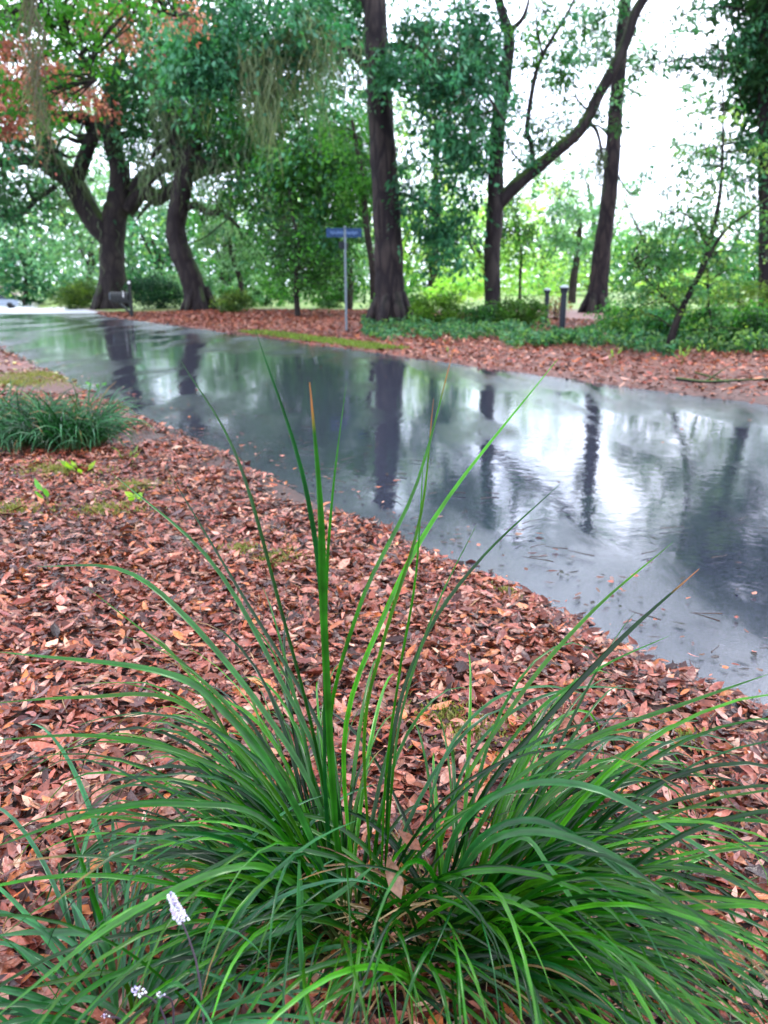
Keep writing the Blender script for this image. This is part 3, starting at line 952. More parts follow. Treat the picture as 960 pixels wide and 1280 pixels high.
# leaning oak
Yc = 33
b0 = W(248, 388, Yc)
t_, lp, mb, sk = tree('live_oak', b0, 'oak with a curved leaning trunk, between the round hedge and the street sign', 'tree', 'old oaks on the left', [
    ([(250, 388), (240, 350), (226, 315), (219, 285), (225, 250), (232, 215), (238, 190), (246, 160), (250, 110), (262, 60)], [.6, .48, .46, .42, .42, .42, .38, .3, .22, .16]),
    ([(234, 205), (222, 185), (214, 165), (212, 125), (205, 90)], [.3, .26, .22, .16, .1]),
    ([(240, 195), (262, 205), (300, 195), (340, 205, 32), (385, 200, 31), (425, 215, 30)], [.28, .24, .2, .18, .15, .1]),
    ([(228, 262), (245, 256), (258, 265), (280, 268), (300, 285)], [.14, .13, .12, .09, .05]),
    ([(300, 197), (330, 225), (365, 260), (395, 290, 31), (420, 320, 30)], [.12, .11, .1, .08, .05]),
    ([(300, 195), (315, 160), (350, 130), (400, 110)], [.12, .1, .08, .05]),
    ([(250, 130), (290, 100), (340, 80), (380, 60)], [.14, .12, .1, .07]),
    ([(340, 205, 32), (350, 240, 31), (385, 265, 30), (400, 300, 29)], [.1, .09, .07, .04]),
], M['oakbark'], Yc)
bl = [B(240, 60, 31, 70, 60, 50), B(320, 120, 31, 60, 45, 40), B(390, 200, 30, 55, 45, 50), B(430, 240, 30, 40, 40, 35), B(400, 300, 29, 45, 40, 30), B(410, 195, 29, 38, 28, 40), B(350, 215, 30, 30, 20, 16),
      B(280, 160, 32, 40, 30, 20), B(345, 290, 30, 40, 30, 16), B(400, 110, 31, 55, 50, 40), B(300, -30, 31, 120, 70, 60), B(310, 230, 31, 40, 20, 14)]
crown(t_, lp, bl, 22000, .22, TEAL + MID + DARK, twigs=sk, twigmb=mb, clump=.75, droop=.5)
mb.build('trunk', M['oakbark'], t_, loc=lp)
an = np.concatenate([sk[k][::2] for k in (2, 4, 5, 6, 7)])
hang_moss(t_, lp, an, 620, .5, 2.0, .4, .035)
hang_moss(t_, lp, [W(random.uniform(265, 455), random.uniform(150, 250), random.uniform(29, 32)) for _ in range(40)], 380, .4, 1.7, .4, .03)

# central big trunk
Yd = 21
b0 = W(487, 410, Yd)
t_, lp, mb, sk = tree('pine_tree', b0, 'thick dark straight trunk right beside the blue street sign', 'tree', 'tall trees across the road', [
    ([(488, 412), (487, 380), (486, 340), (484, 280), (480, 200), (474, 120), (470, 40), (466, -60), (462, -200), (458, -400)], [.60, .47, .45, .43, .40, .37, .33, .3, .25, .16]),
    ([(474, 100), (430, 60), (390, 40), (345, 50, 19), (310, 60, 18)], [.12, .1, .08, .06, .03]),
    ([(470, 60), (520, 60), (560, 90), (600, 110, 20), (630, 150, 19)], [.13, .11, .08, .06, .03]),
    ([(483, 240), (515, 246), (540, 262), (560, 290)], [.07, .06, .05, .03]),
    ([(470, 20), (430, -20), (380, -40), (320, -30, 18), (280, -10, 17)], [.12, .1, .08, .06, .04]),
    ([(466, -60), (560, -90), (640, -60)], [.12, .1, .05]),
], M['pinebark'], Yd)
bl = [B(330, 30, 18, 90, 40, 70), B(420, 20, 22.5, 45, 45, 45), B(555, 60, 20.5, 55, 50, 65), B(580, 140, 20, 45, 60, 55), B(545, 230, 20.5, 50, 70, 45),
      B(560, 300, 21, 30, 40, 16), B(250, 70, 17.5, 50, 40, 40), B(500, -110, 23.5, 200, 70, 120), B(600, 60, 20, 30, 30, 20), B(500, 85, 19.5, 30, 16, 14),
      B(300, -90, 19, 120, 60, 60)]
crown(t_, lp, bl, 30000, .16, TEAL, twigs=sk, twigmb=mb, clump=.42, droop=.6)
mb.build('trunk', M['pinebark'], t_, loc=lp)
an = [W(u + random.gauss(0, 4), v + random.gauss(0, 9), 17.8 + random.gauss(0, .3)) for u, v in [(300, 78), (306, 70), (316, 62), (322, 55), (328, 52), (335, 60), (342, 48), (350, 50), (362, 44), (372, 40), (330, 90), (326, 75), (385, 32), (398, 28), (318, 95), (260, 60), (410, 45)]]
hang_moss(t_, lp, an, 700, .4, 1.8, .16, .022, pal=((.10, .14, .075), (.15, .19, .11), (.07, .10, .055), (.17, .20, .09)))
hang_moss(t_, lp, [W(u, v, 20) for u, v in [(540, 60), (560, 70), (575, 100), (520, 55), (600, 60), (410, 60), (440, 60)]], 260, .5, 1.6, .25, .035)

# forked tree
Ye = 21
b0 = W(617, 408, Ye)
t_, lp, mb, sk = tree('forked_tree', b0, 'forked tree whose right limb sweeps up to the right', 'tree', 'tall trees across the road', [
    ([(617, 410), (616, 370), (615, 320), (618, 280), (619, 250), (620, 200), (625, 140), (632, 90), (636, 45), (626, 10), (612, -60), (600, -200)], [.27, .20, .20, .21, .20, .18, .17, .15, .13, .1, .08, .05]),
    ([(618, 262), (634, 242), (665, 215), (700, 185), (728, 158), (748, 120), (770, 80), (785, 45), (797, 10), (830, -40), (860, -120)], [.17, .17, .16, .15, .14, .13, .13, .12, .12, .1, .06]),
    ([(667, 212), (664, 180), (659, 160), (668, 100), (678, 70), (692, 45), (712, 12), (730, -30)], [.07, .07, .06, .055, .05, .045, .035, .02]),
    ([(678, 68), (672, 40), (670, 20)], [.035, .03, .015]),
    ([(730, 150), (745, 162), (752, 190), (750, 200)], [.05, .045, .035, .02]),
    ([(735, 138), (722, 125), (718, 110)], [.03, .025, .01]),
    ([(636, 40), (655, 20), (665, -20)], [.07, .05, .03]),
    ([(628, 110), (610, 95), (600, 80)], [.06, .05, .03]),
    ([(665, 215), (640, 190), (632, 170)], [.03, .025, .01]),
], M['oakbark'], Ye)
bl = [B(600, 60, 21, 30, 40, 14), B(660, 60, 21, 40, 30, 9), B(690, 80, 20.6, 30, 22, 7), B(720, 90, 21, 30, 30, 5), B(655, 180, 21, 28, 26, 11), B(695, 165, 21, 25, 14, 6),
      B(720, 15, 21, 50, 12, 9), B(840, -90, 21, 60, 40, 26), B(610, -60, 21, 70, 60, 30), B(760, 150, 21, 20, 18, 3), B(600, 190, 21, 20, 40, 12), B(700, 60, 21, 55, 50, 12), B(800, 60, 21, 30, 40, 5), B(670, 130, 21, 40, 30, 9), B(735, -70, 20, 60, 40, 22), B(900, 20, 21, 40, 14, 4)]
crown(t_, lp, bl, 7500, .13, MID + TEAL + DARK, twigs=sk, twigmb=mb, clump=.33, droop=.5)
mb.build('trunk', M['oakbark'], t_, loc=lp)
hang_moss(t_, lp, [W(752, 192, 21), W(750, 185, 21)], 40, .3, .8, .06, .03)

# leaning pine
Yf = 30
b0 = W(744, 392, Yf)
t_, lp, mb, sk = tree('pine_tree', b0, 'tall pine leaning right, rising behind the two dark posts', 'tree', 'tall trees across the road', [
    ([(743, 394), (748, 360), (753, 310), (760, 260), (765, 200), (769, 140), (775, 80), (782, 0), (790, -120), (797, -260)], [.54, .43, .38, .35, .33, .30, .28, .25, .2, .12]),
    ([(768, 180), (752, 160), (735, 155), (715, 160)], [.06, .05, .04, .02]),
    ([(765, 205), (785, 240), (800, 235), (803, 205)], [.05, .04, .035, .02]),
    ([(772, 100), (805, 120), (850, 110), (880, 125)], [.05, .035, .025, .01]),
    ([(775, 80), (745, 60), (720, 62)], [.05, .035, .02]),
    ([(766, 190), (800, 172), (850, 180), (900, 185)], [.035, .03, .02, .01]),
], M['pinebark'], Yf)
bl = [B(775, 70, 30, 26, 55, 16), B(770, 20, 30, 40, 25, 14), B(735, 62, 30, 25, 14, 8), B(845, 180, 30, 45, 6, 6), B(800, -150, 30, 90, 80, 60),
      B(800, 230, 30, 16, 16, 5), B(700, 110, 32, 45, 60, 15), B(690, 215, 32, 45, 30, 14), B(840, 60, 32, 40, 30, 7), B(690, 20, 30, 40, 15, 8), B(860, 120, 30, 40, 12, 5)]
crown(t_, lp, bl, 7500, .16, TEAL + GREYG + GREYG, twigs=sk, twigmb=mb, clump=.38, droop=.4)
mb.build('trunk', M['pinebark'], t_, loc=lp)

# right edge pine
Yg = 23
b0 = W(958, 418, Yg)
t_, lp, mb, sk = tree('pine_tree', b0, 'straight pine trunk at the right picture edge', 'tree', 'tall trees across the road', [
    ([(960, 420), (959, 380), (959, 300), (958, 200), (958, 100), (957, 0), (956, -150), (955, -350)], [.34, .28, .27, .26, .25, .24, .2, .14]),
    ([(957, 95), (925, 80), (880, 72), (830, 78), (790, 88)], [.05, .045, .035, .025, .012]),
    ([(957, 190), (930, 178), (900, 182), (870, 188)], [.05, .04, .03, .015]),
    ([(957, 30), (920, 10), (870, 12), (850, 22)], [.05, .04, .03, .015]),
    ([(957, 250), (990, 240), (1040, 230)], [.06, .05, .03]),
    ([(957, -40), (900, -60), (860, -50)], [.07, .05, .03]),
], M['pinebark'], Yg)
bl = [B(915, 82, 23, 50, 16, 34), B(845, 78, 23, 35, 7, 10), B(925, 60, 23, 40, 14, 14), B(925, 188, 23, 45, 15, 26), B(945, 140, 23, 28, 45, 30), B(880, 140, 23, 50, 40, 9), B(930, 20, 23, 40, 40, 16), B(880, 220, 23, 60, 25, 12), B(870, 14, 23, 30, 7, 5),
      B(940, 240, 23, 30, 25, 16), B(1010, 100, 23, 50, 120, 60), B(930, -120, 23, 75, 80, 90), B(980, -300, 23, 130, 120, 90), B(1050, -60, 22, 95, 100, 130), B(1110, -280, 21, 110, 130, 130), B(1000, 280, 23, 40, 70, 30)]
crown(t_, lp, bl, 24000, .14, TEAL + DARK, twigs=sk, twigmb=mb, clump=.36, droop=.3)
crown(t_, lp, [((11.6, 23, 8.6), (2.7, 3, 4.2), 150), ((14, 22, 12), (3.5, 3, 4), 90)], 24000, .27, DARK, name='crown', twigs=sk, twigmb=mb, clump=.6, droop=.3)
mb.build('trunk', M['pinebark'], t_, loc=lp)

# leaning sapling by the road
Yh = 11.6
b0 = G(834, 441); Yh = b0[1]
t_, lp, mb, sk = tree('sapling', b0, 'slender leaning sapling with loose glossy leaves at the far road edge, right', 'tree', None, [
    ([(834, 443), (842, 410), (858, 375), (878, 335), (888, 300), (899, 250), (903, 200), (904, 130), (902, 60)], [.065, .05, .045, .042, .036, .028, .02, .012, .006]),
    ([(880, 330), (905, 290), (940, 262), (975, 238)], [.03, .025, .02, .01]),
    ([(884, 335), (886, 380), (890, 410)], [.022, .016, .006]),
    ([(888, 300), (860, 270), (820, 262)], [.018, .012, .005]),
    ([(850, 390), (810, 350), (790, 320)], [.02, .012, .005]),
    ([(858, 375), (845, 415), (838, 440)], [.02, .018, .02]),
], M['oakbark'], Yh, flare=False)
bl = [B(850, 290, Yh, 45, 40, 60), B(820, 340, Yh, 45, 45, 55), B(880, 370, Yh, 45, 40, 45), B(790, 380, Yh + .4, 35, 25, 30), B(900, 250, Yh, 30, 45, 26), B(920, 330, Yh, 30, 40, 20),
      B(902, 150, Yh, 24, 60, 20), B(870, 215, Yh, 30, 26, 18), B(935, 200, Yh, 26, 30, 14), B(945, 270, Yh, 25, 20, 14), B(905, 420, Yh, 40, 18, 22)]
crown(t_, lp, bl, 5600, .08, [(.05, .15, .05), (.08, .19, .07), (.03, .10, .04), (.15, .26, .06)], twigs=sk, twigmb=mb, clump=.16, droop=.2)
mb.build('trunk', M['oakbark'], t_, loc=lp)

# small dark understory tree left of the sign, slender stems
for (path, rad, Y_, bl, nl, sz, pal, lab, bark) in [
    ([(372, 388), (370, 350), (374, 310), (366, 270)], [.10, .08, .06, .03], 26, [(375, 330, 26, 50, 32, 40), (350, 290, 26, 40, 26, 20), (410, 345, 26, 30, 22, 16)], 4200, .13, DARK + MID, 'small dark understory tree left of the street sign', 'oakbark'),
    ([(467, 395), (466, 340), (458, 280), (452, 220), (440, 150)], [.13, .11, .10, .09, .05], 27, [(440, 190, 27, 40, 50, 30), (450, 250, 27, 30, 30, 16)], 2600, .16, MID, 'slender trunk just left of the thick dark trunk', 'palebark'),
    ([(436, 388), (438, 350), (436, 320), (430, 270)], [.16, .13, .12, .08], 34, [(430, 310, 34, 45, 35, 28)], 2400, .2, GREYG, 'small hazy tree right behind the street sign post', 'palebark'),
    ([(650, 392), (650, 350), (652, 320), (648, 290)], [.08, .06, .05, .03], 33, [(650, 300, 33, 30, 28, 22), (640, 270, 33, 15, 25, 8)], 2000, .14, DARK + MID, 'small dark crowned tree between the forked tree and the posts', 'palebark'),
    ([(714, 388), (717, 350), (722, 315), (726, 270)], [.22, .2, .17, .1], 44, [(722, 270, 44, 40, 40, 34), (700, 300, 44, 25, 20, 10)], 2600, .24, GREYG, 'slim grey trunk just left of the leaning pine', 'palebark'),
    ([(305, 388), (300, 350), (290, 320), (285, 290)], [.14, .12, .1, .06], 36, [(290, 300, 36, 40, 30, 26)], 2200, .2, GREYG, 'pale leafy small tree right of the curved oak', 'palebark'),
]:
    b0 = W(path[0][0], path[0][1], Y_)
    t_, lp, mb, sk = tree('understory_tree', b0, lab, 'tree', 'small trees under the canopy', [(path, rad)], M[bark], Y_, flare=False)
    crown(t_, lp, [B(*q) for q in bl], nl, sz, pal, twigs=sk, twigmb=mb, clump=.5, droop=.5)
    mb.build('trunk', M[bark], t_, loc=lp)

# background trees: (u of trunk, Y, crown blobs (u,v,ru,rv,n), leaves, palette, label)
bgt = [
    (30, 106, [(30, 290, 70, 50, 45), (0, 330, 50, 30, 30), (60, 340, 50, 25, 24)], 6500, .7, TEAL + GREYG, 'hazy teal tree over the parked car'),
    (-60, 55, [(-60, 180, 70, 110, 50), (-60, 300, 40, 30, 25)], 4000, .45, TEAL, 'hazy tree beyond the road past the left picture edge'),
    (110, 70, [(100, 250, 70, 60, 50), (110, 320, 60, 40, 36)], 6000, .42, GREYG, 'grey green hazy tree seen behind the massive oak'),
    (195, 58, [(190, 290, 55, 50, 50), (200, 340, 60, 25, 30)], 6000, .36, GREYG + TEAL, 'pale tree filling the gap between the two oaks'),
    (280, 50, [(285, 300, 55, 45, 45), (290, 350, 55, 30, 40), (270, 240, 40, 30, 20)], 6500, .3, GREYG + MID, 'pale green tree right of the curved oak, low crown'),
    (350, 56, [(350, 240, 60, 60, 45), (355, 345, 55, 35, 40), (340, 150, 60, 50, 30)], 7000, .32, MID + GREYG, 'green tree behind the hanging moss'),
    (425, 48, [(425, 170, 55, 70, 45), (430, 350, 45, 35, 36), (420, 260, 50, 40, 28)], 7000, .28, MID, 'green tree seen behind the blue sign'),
    (540, 52, [(545, 350, 50, 35, 45), (530, 290, 45, 40, 30), (560, 210, 40, 50, 26), (520, 140, 45, 50, 30)], 7500, .28, MID + SKYLIT, 'green tree right of the thick dark trunk'),
    (600, 75, [(590, 290, 55, 45, 50), (600, 345, 60, 30, 40)], 7000, .34, SKYLIT, 'bright yellow green tree behind the forked trunk'),
    (675, 80, [(670, 280, 60, 50, 55), (680, 345, 60, 28, 40)], 7500, .34, SKYLIT, 'bright yellow green tree right of the forked trunk'),
    (740, 70, [(735, 300, 60, 50, 45), (720, 350, 50, 30, 30), (700, 220, 45, 45, 26), (790, 250, 30, 35, 12)], 6500, .32, SKYLIT + GREYG, 'bright tree behind the leaning pine'),
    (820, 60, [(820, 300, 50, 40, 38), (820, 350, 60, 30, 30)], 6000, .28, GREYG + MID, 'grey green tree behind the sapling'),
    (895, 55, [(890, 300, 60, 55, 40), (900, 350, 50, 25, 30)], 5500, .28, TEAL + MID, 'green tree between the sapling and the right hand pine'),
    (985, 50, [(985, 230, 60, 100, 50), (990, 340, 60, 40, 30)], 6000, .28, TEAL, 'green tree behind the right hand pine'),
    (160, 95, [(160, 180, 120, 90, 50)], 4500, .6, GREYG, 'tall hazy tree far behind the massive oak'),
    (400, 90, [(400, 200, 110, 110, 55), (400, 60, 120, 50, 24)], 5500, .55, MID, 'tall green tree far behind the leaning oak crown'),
    (500, 80, [(540, 230, 70, 90, 36)], 3800, .5, MID + SKYLIT, 'tall tree far behind the thick dark trunk'),
]
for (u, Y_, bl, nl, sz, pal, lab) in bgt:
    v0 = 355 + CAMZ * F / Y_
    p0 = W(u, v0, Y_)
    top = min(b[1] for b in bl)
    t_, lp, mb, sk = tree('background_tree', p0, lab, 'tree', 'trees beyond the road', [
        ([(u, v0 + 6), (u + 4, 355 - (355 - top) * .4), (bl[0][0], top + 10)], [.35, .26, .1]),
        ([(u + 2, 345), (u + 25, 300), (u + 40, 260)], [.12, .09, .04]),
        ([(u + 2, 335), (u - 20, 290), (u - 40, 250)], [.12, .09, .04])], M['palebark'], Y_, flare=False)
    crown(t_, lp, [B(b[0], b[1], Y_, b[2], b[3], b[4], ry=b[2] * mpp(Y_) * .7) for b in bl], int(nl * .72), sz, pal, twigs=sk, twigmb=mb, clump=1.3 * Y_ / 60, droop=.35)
    mb.build('trunk', M['palebark'], t_, loc=lp)

# far wood
mb = MB()
n = 15000
x = rng.uniform(-150, 130, n); y = 118 + rng.uniform(0, 14, n)
topz = 13 + 3.5 * wob(x, y, .12) + 2.5 * wob(x, y, .4) - 6 * sstep(0, 35, x)
z = rng.uniform(-2.5, 1, n) ** 1 * 0 + rng.uniform(0, 1, n) ** .9 * (topz + 2) - 2
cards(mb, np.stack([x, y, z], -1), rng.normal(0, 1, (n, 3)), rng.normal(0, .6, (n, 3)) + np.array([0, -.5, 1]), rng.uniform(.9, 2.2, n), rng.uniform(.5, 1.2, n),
      pick(GREYG + SKYLIT + TEAL, n, .15) * (.85 + .3 * wob(x, z * 2, .3))[:, None].clip(.4, 1.4))
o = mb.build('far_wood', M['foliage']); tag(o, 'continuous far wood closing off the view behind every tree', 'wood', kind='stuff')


# ------------------------------------------------------------------ shrubs
def shrub(u, v, Y_, ru, rv, nl, sz, pal, lab, name='shrub', cat='shrub', group=None, clump=.22, nclump=60, round_=False, stems=9):
    s = mpp(Y_); p0 = W(u, v + rv, Y_); g0 = onground(p0)
    t_ = empty(name, g0, lab, cat, group)
    cz = g0[2] + rv * s * .95
    c_ = np.array([g0[0], g0[1], cz])
    mb = MB(); sk = []
    for k in range(stems):
        a = random.uniform(0, 6.28); q = random.uniform(.1, .5)
        e_ = c_ + np.array([math.cos(a) * ru * s * q * 1.4, math.sin(a) * ru * s * q, rv * s * random.uniform(0, .6)])
        sk.append(tube(mb, [g0 + np.array([math.cos(a) * .05, math.sin(a) * .05, -.05]), (g0 + e_) / 2 + rng.normal(0, .04, 3), e_], [.018, .013, .006], 5, 7))
    mb.build('stems', M['oakbark'], t_, loc=g0)
    crown(t_, g0, [(c_, (ru * s, ru * s * .8, rv * s), nclump)], nl, sz, pal, name='foliage', clump=clump, droop=.15)
    return t_


HG = 'round hedges under the oaks'
shrub(100, 353, 40, 26, 16, 5000, .12, [(.05, .10, .015), (.03, .07, .012), (.10, .16, .02)], 'yellowish rounded hedge left of the massive oak trunk', 'hedge', 'hedge', HG, .4, 70)
shrub(196, 357, 36, 33, 20, 6500, .11, [(.008, .038, .02), (.012, .05, .024)], 'dark green rounded hedge right of the massive oak trunk', 'hedge', 'hedge', HG, .35, 80)
SG = 'shrubs along the far road edge'
for a in [
    (548, 382, 20, 36, 18, 3600, .09, [(.06, .14, .015), (.04, .10, .015), (.09, .19, .02)], 'leafy green bush between the thick trunk and the forked tree'),
    (604, 395, 19.5, 16, 14, 1400, .08, DARK + MID, 'small dark bush at the foot of the forked tree'),
    (650, 386, 19.8, 32, 17, 3600, .09, [(.05, .13, .015), (.035, .09, .015), (.09, .17, .02)], 'olive green bush half hiding the farther post'),
    (693, 372, 24, 12, 14, 500, .09, [(.25, .08, .05), (.18, .07, .05), (.12, .12, .03)], 'thin reddish bush just behind the farther post'),
    (500, 385, 24, 30, 16, 2200, .1, MID, 'green bush behind the thick dark trunk'),
    (290, 372, 30, 22, 14, 1800, .12, [(.10, .16, .03), (.05, .10, .03)], 'yellow green bush right of the curved oak'),
    (330, 370, 38, 50, 20, 3000, .16, GREYG + MID, 'pale low bush left of the small dark tree'),
    (240, 372, 44, 60, 20, 3500, .18, GREYG, 'pale low bush behind the curved oak'),
    (412, 372, 36, 26, 18, 2200, .15, MID + GREYG, 'low bush behind the street sign post'),
    (780, 395, 15.5, 30, 20, 2600, .08, MID + [(.1, .2, .04)], 'bright leafy bush left of the leaning sapling'),
    (830, 405, 15, 36, 22, 3200, .08, MID + TEAL, 'green bush right behind the leaning sapling'),
    (890, 410, 14, 36, 22, 3200, .08, MID + DARK, 'dark bush right of the leaning sapling'),
    (945, 415, 13.2, 34, 24, 3000, .08, DARK + MID, 'dark bush at the right picture edge'),
    (925, 380, 22, 40, 24, 2800, .1, [(.14, .24, .03), (.08, .15, .03)], 'yellow green bush in front of the right hand pine'),
    (570, 368, 45, 40, 18, 2500, .2, SKYLIT, 'bright far bush left of the forked trunk'),
    (860, 365, 45, 60, 20, 3000, .2, SKYLIT + GREYG, 'bright far bush behind the sapling crown'),
    (30, 352, 108, 60, 16, 3000, .5, TEAL, 'teal bush above the parked car'),
]:
    shrub(*a, group=SG)

# road-side weeds on the right
for (u, v, n, s, lab) in [(765, 462, 7, .10, 'pale green weed at the far road edge, left of the sapling foot'), (852, 462, 12, .09, 'upright yellow green weed below the sapling'), (878, 455, 8, .09, 'small weed right of the sapling foot'),
                          (560, 452, 4, .07, 'small weed at the far road edge below the leafy bush')]:
    seedling(u, v - 4, n, s, [(.14, .26, .04), (.2, .3, .08)], lab, .28, .3, 1.0)

# ground ivy
mb = MB()
n = 15000
uu = rng.uniform(452, 1010, n)
vb = np.interp(uu, [450, 600, 800, 1010], [424, 431, 446, 452]) + 6 * wob(uu * .05, uu * 0, 1.5) - 4
vt = np.interp(uu, [450, 640, 665, 735, 760, 1010], [402, 404, 421, 421, 404, 404])
vv = vb + (vt - vb) * rng.uniform(0, 1, n) ** 1.0
bx = (uu - 480) / F; by = (vv - 640) / F
dy = cP - by * sP; dz = -sP - by * cP
tt = (.1 - CAMZ) / dz
x = bx * tt; y = dy * tt
ok = wob(x + 5, y, 1.4) > -.35 + rng.normal(0, .2, n); x, y = x[ok], y[ok]; n = len(x)
hh = .04 + (.34 * np.abs(wob(x, y, 2.2)) ** 1.5 + .06) * rng.uniform(0, 1, n)
cards(mb, np.stack([x, y, H(x, y) + hh], -1), rng.normal(0, .8, (n, 3)) + np.array([0, 0, .2]), rng.normal(0, .4, (n, 3)) + np.array([0, 0, 1]), rng.uniform(.06, .15, n), rng.uniform(.035, .07, n),
      pick([(.03, .11, .05), (.06, .17, .08), (.02, .07, .035), (.11, .20, .07)], n, .25))
o = mb.build('ground_ivy', M['foliage']); tag(o, 'low trailing green ground cover along the far bank', 'ground cover', kind='stuff')
# grass strip
mb = MB()
n = 3200
y = rng.uniform(14.2, 19.5, n); d_ = 2.75 + rng.uniform(0, .6, n)
x = cx(y) + d_ / .851
cards(mb, np.stack([x, y, H(x, y) + .03], -1), rng.normal(0, .35, (n, 3)) + np.array([0, 0, 1]), rng.normal(0, 1, (n, 3)), rng.uniform(.04, .11, n), rng.uniform(.008, .016, n) * 1.5,
      pick([(.16, .26, .04), (.15, .17, .05), (.08, .12, .02)], n, .2))
o = mb.build('verge_grass', M['foliage']); tag(o, 'thin strip of yellow green grass at the far road edge below the sign', 'grass', kind='stuff')

# overhanging tree, trunk off to the left
Yo = 12.5
tb = np.array([-9.3, 12.2, 0.0]); lp = onground(tb)
t_ = empty('overhanging_tree', lp, 'tree with rust red leaves and green sprays overhanging the top left corner', 'tree')
mb = MB(); sk = []
sk.append(tube(mb, [lp - [0, 0, .2], lp + [.1, 0, 2], lp + [.5, .1, 4.2], lp + [.9, .2, 6.5], lp + [1.0, .3, 9]], [.3, .24, .2, .15, .08], 12, 25, rough=.06))
sk.append(tube(mb, [lp + [.5, .1, 4.2], lp + [1.6, .1, 5.2], W(-20, 20, Yo), W(60, -10, Yo), W(150, 0, Yo), W(220, 20, Yo)], [.12, .1, .07, .05, .03, .015], 8, 25, rough=.06))
sk.append(tube(mb, [W(-120, 60, Yo), W(-30, 90, Yo), W(40, 110, Yo), W(110, 120, Yo)], [.07, .05, .03, .012], 6, 15, rough=.06))
sk.append(tube(mb, [W(-20, 20, Yo), W(50, 30, 11.5), W(100, 70, 11.3), W(120, 100, 11.2)], [.05, .03, .02, .01], 6, 13))
RED = [(.40, .13, .11), (.30, .09, .08), (.46, .20, .17), (.22, .07, .06)]
bl = [B(20, 90, Yo, 45, 45, 60), B(80, 110, Yo, 50, 22, 36), B(5, 145, Yo, 25, 18, 22), B(140, 30, Yo, 55, 25, 26), B(-60, 90, Yo, 60, 70, 50), B(220, 10, 13, 30, 20, 9), B(120, 125, Yo, 20, 8, 6)]
crown(t_, lp, bl, 6500, .075, RED, name='red_leaves', clump=.2, droop=.5, twigs=sk, twigmb=mb)
bl = [B(100, 50, 11.2, 40, 40, 30), B(70, 130, 11.2, 40, 30, 14), B(30, 20, 11.2, 40, 25, 20), B(120, 10, 11.2, 60, 20, 22), B(15, 120, 11.2, 20, 20, 8), B(110, -40, 11.5, 120, 40, 60)]
crown(t_, lp, bl, 3000, .085, [(.05, .20, .02), (.08, .26, .03), (.03, .13, .02)], name='green_leaves', clump=.18, droop=.4, twigs=sk, twigmb=mb, asp=.55)
sk.append(tube(mb, [lp + [.9, .2, 6.0], [-5.5, 9, 7.3], [-2.5, 6, 7.6], [0, 2.5, 7.8], [1.5, 0, 7.8]], [.12, .1, .08, .05, .02], 8, 25, rough=.06))  # out-of-view limb for the added shading leaves overhead
bl = [((-3.5, 6.0, 7.6), (3.0, 3.0, .9), 60), ((-1.5, 2.0, 7.8), (3.0, 3.0, .9), 60), ((-6, 2, 7.5), (3, 4, 1), 50), ((.8, -1.5, 7.8), (2.6, 3.0, .9), 50)]
crown(t_, lp, bl, 9000, .16, DARK + MID, name='added_shade_leaves', clump=.5, droop=.3, twigs=sk, twigmb=mb, asp=.6)  # unseen leaf layer, added above the near bank to shade the litter
hang_moss(t_, lp, [W(28, -30, 10.5), W(34, -20, 10.5), W(38, -10, 10.5)], 34, 1.0, 2.3, .04, .014, pal=((.09, .085, .06), (.12, .11, .08)))
hang_moss(t_, lp, [W(34, 60, 10.5), W(40, 100, 10.5), W(46, 130, 10.5)], 30, .5, .9, .05, .014, pal=((.12, .12, .07), (.15, .15, .09)))
mb.build('trunk', M['oakbark'], t_, loc=lp)

# ------------------------------------------------------------------ posts
for (u, vb, vt, Y_, lab) in [(702, 418, 356, 16.4, 'taller dark post with a pale cap in the ground ivy'), (682, 405, 360, 21.2, 'farther dark post with a pale cap beside the olive bush')]:
    p0 = onground(W(u, vb, Y_)); top = W(u, vt, Y_)[2]
    t_ = empty('marker_post', p0, lab, 'post', 'dark posts across the road')
    mb = MB(); tube(mb, [p0 - [0, 0, .1], [p0[0], p0[1], top - .05]], [.062, .06], 14, 6); mb.build('shaft', M['post'], t_, loc=p0)
    mb = MB(); tube(mb, [[p0[0], p0[1], top - .13], [p0[0], p0[1], top - .055]], [.075, .085], 14, 3); mb.build('collar', M['post'], t_, loc=p0)
    mb = MB(); tube(mb, [[p0[0], p0[1], top - .053], [p0[0], p0[1], top - .02], [p0[0], p0[1], top]], [.088, .08, .02], 14, 5); mb.build('cap', M['cap'], t_, loc=p0)

# street sign
Ys = 19.2
p0 = onground(W(433, 413, Ys)); tp = W(431, 285, Ys)
t_ = empty('street_sign', p0, 'blue street name sign with two crossed plates on a thin grey post', 'street sign')
mb = MB(); tube(mb, [p0 - [0, 0, .1], [tp[0], tp[1], tp[2] - .02]], [.028, .027], 12, 6); mb.build('post', M['steel'], t_, loc=p0)
zt = W(431, 291, Ys)[2]
mb = MB(); box(mb, [tp[0] - .02, tp[1], zt], [.80, .012, .20], rz=.12); pl = mb.build('sign_plate', M['signblue'], t_, smooth=False, loc=p0)
mb = MB(); LP = []
ca, sa = math.cos(.12), math.sin(.12)
for q in range(27):
    xx = -.31 + q * .024
    hz = (.045 if q % 2 else -.045) * random.uniform(.35, 1)
    LP.append([tp[0] - .02 + xx * ca + .010 * sa, tp[1] + xx * sa - .010 * ca, zt + hz])
tube(mb, LP, [.007, .007], 5, 105)
mb.build('lettering', M['signwhite'], pl, smooth=False, loc=p0)
mb = MB(); box(mb, [tp[0] - .04, tp[1] + .0, zt - .27], [.62, .012, .15], rz=1.3); mb.build('sign_plate', M['post'], t_, smooth=False, loc=p0)
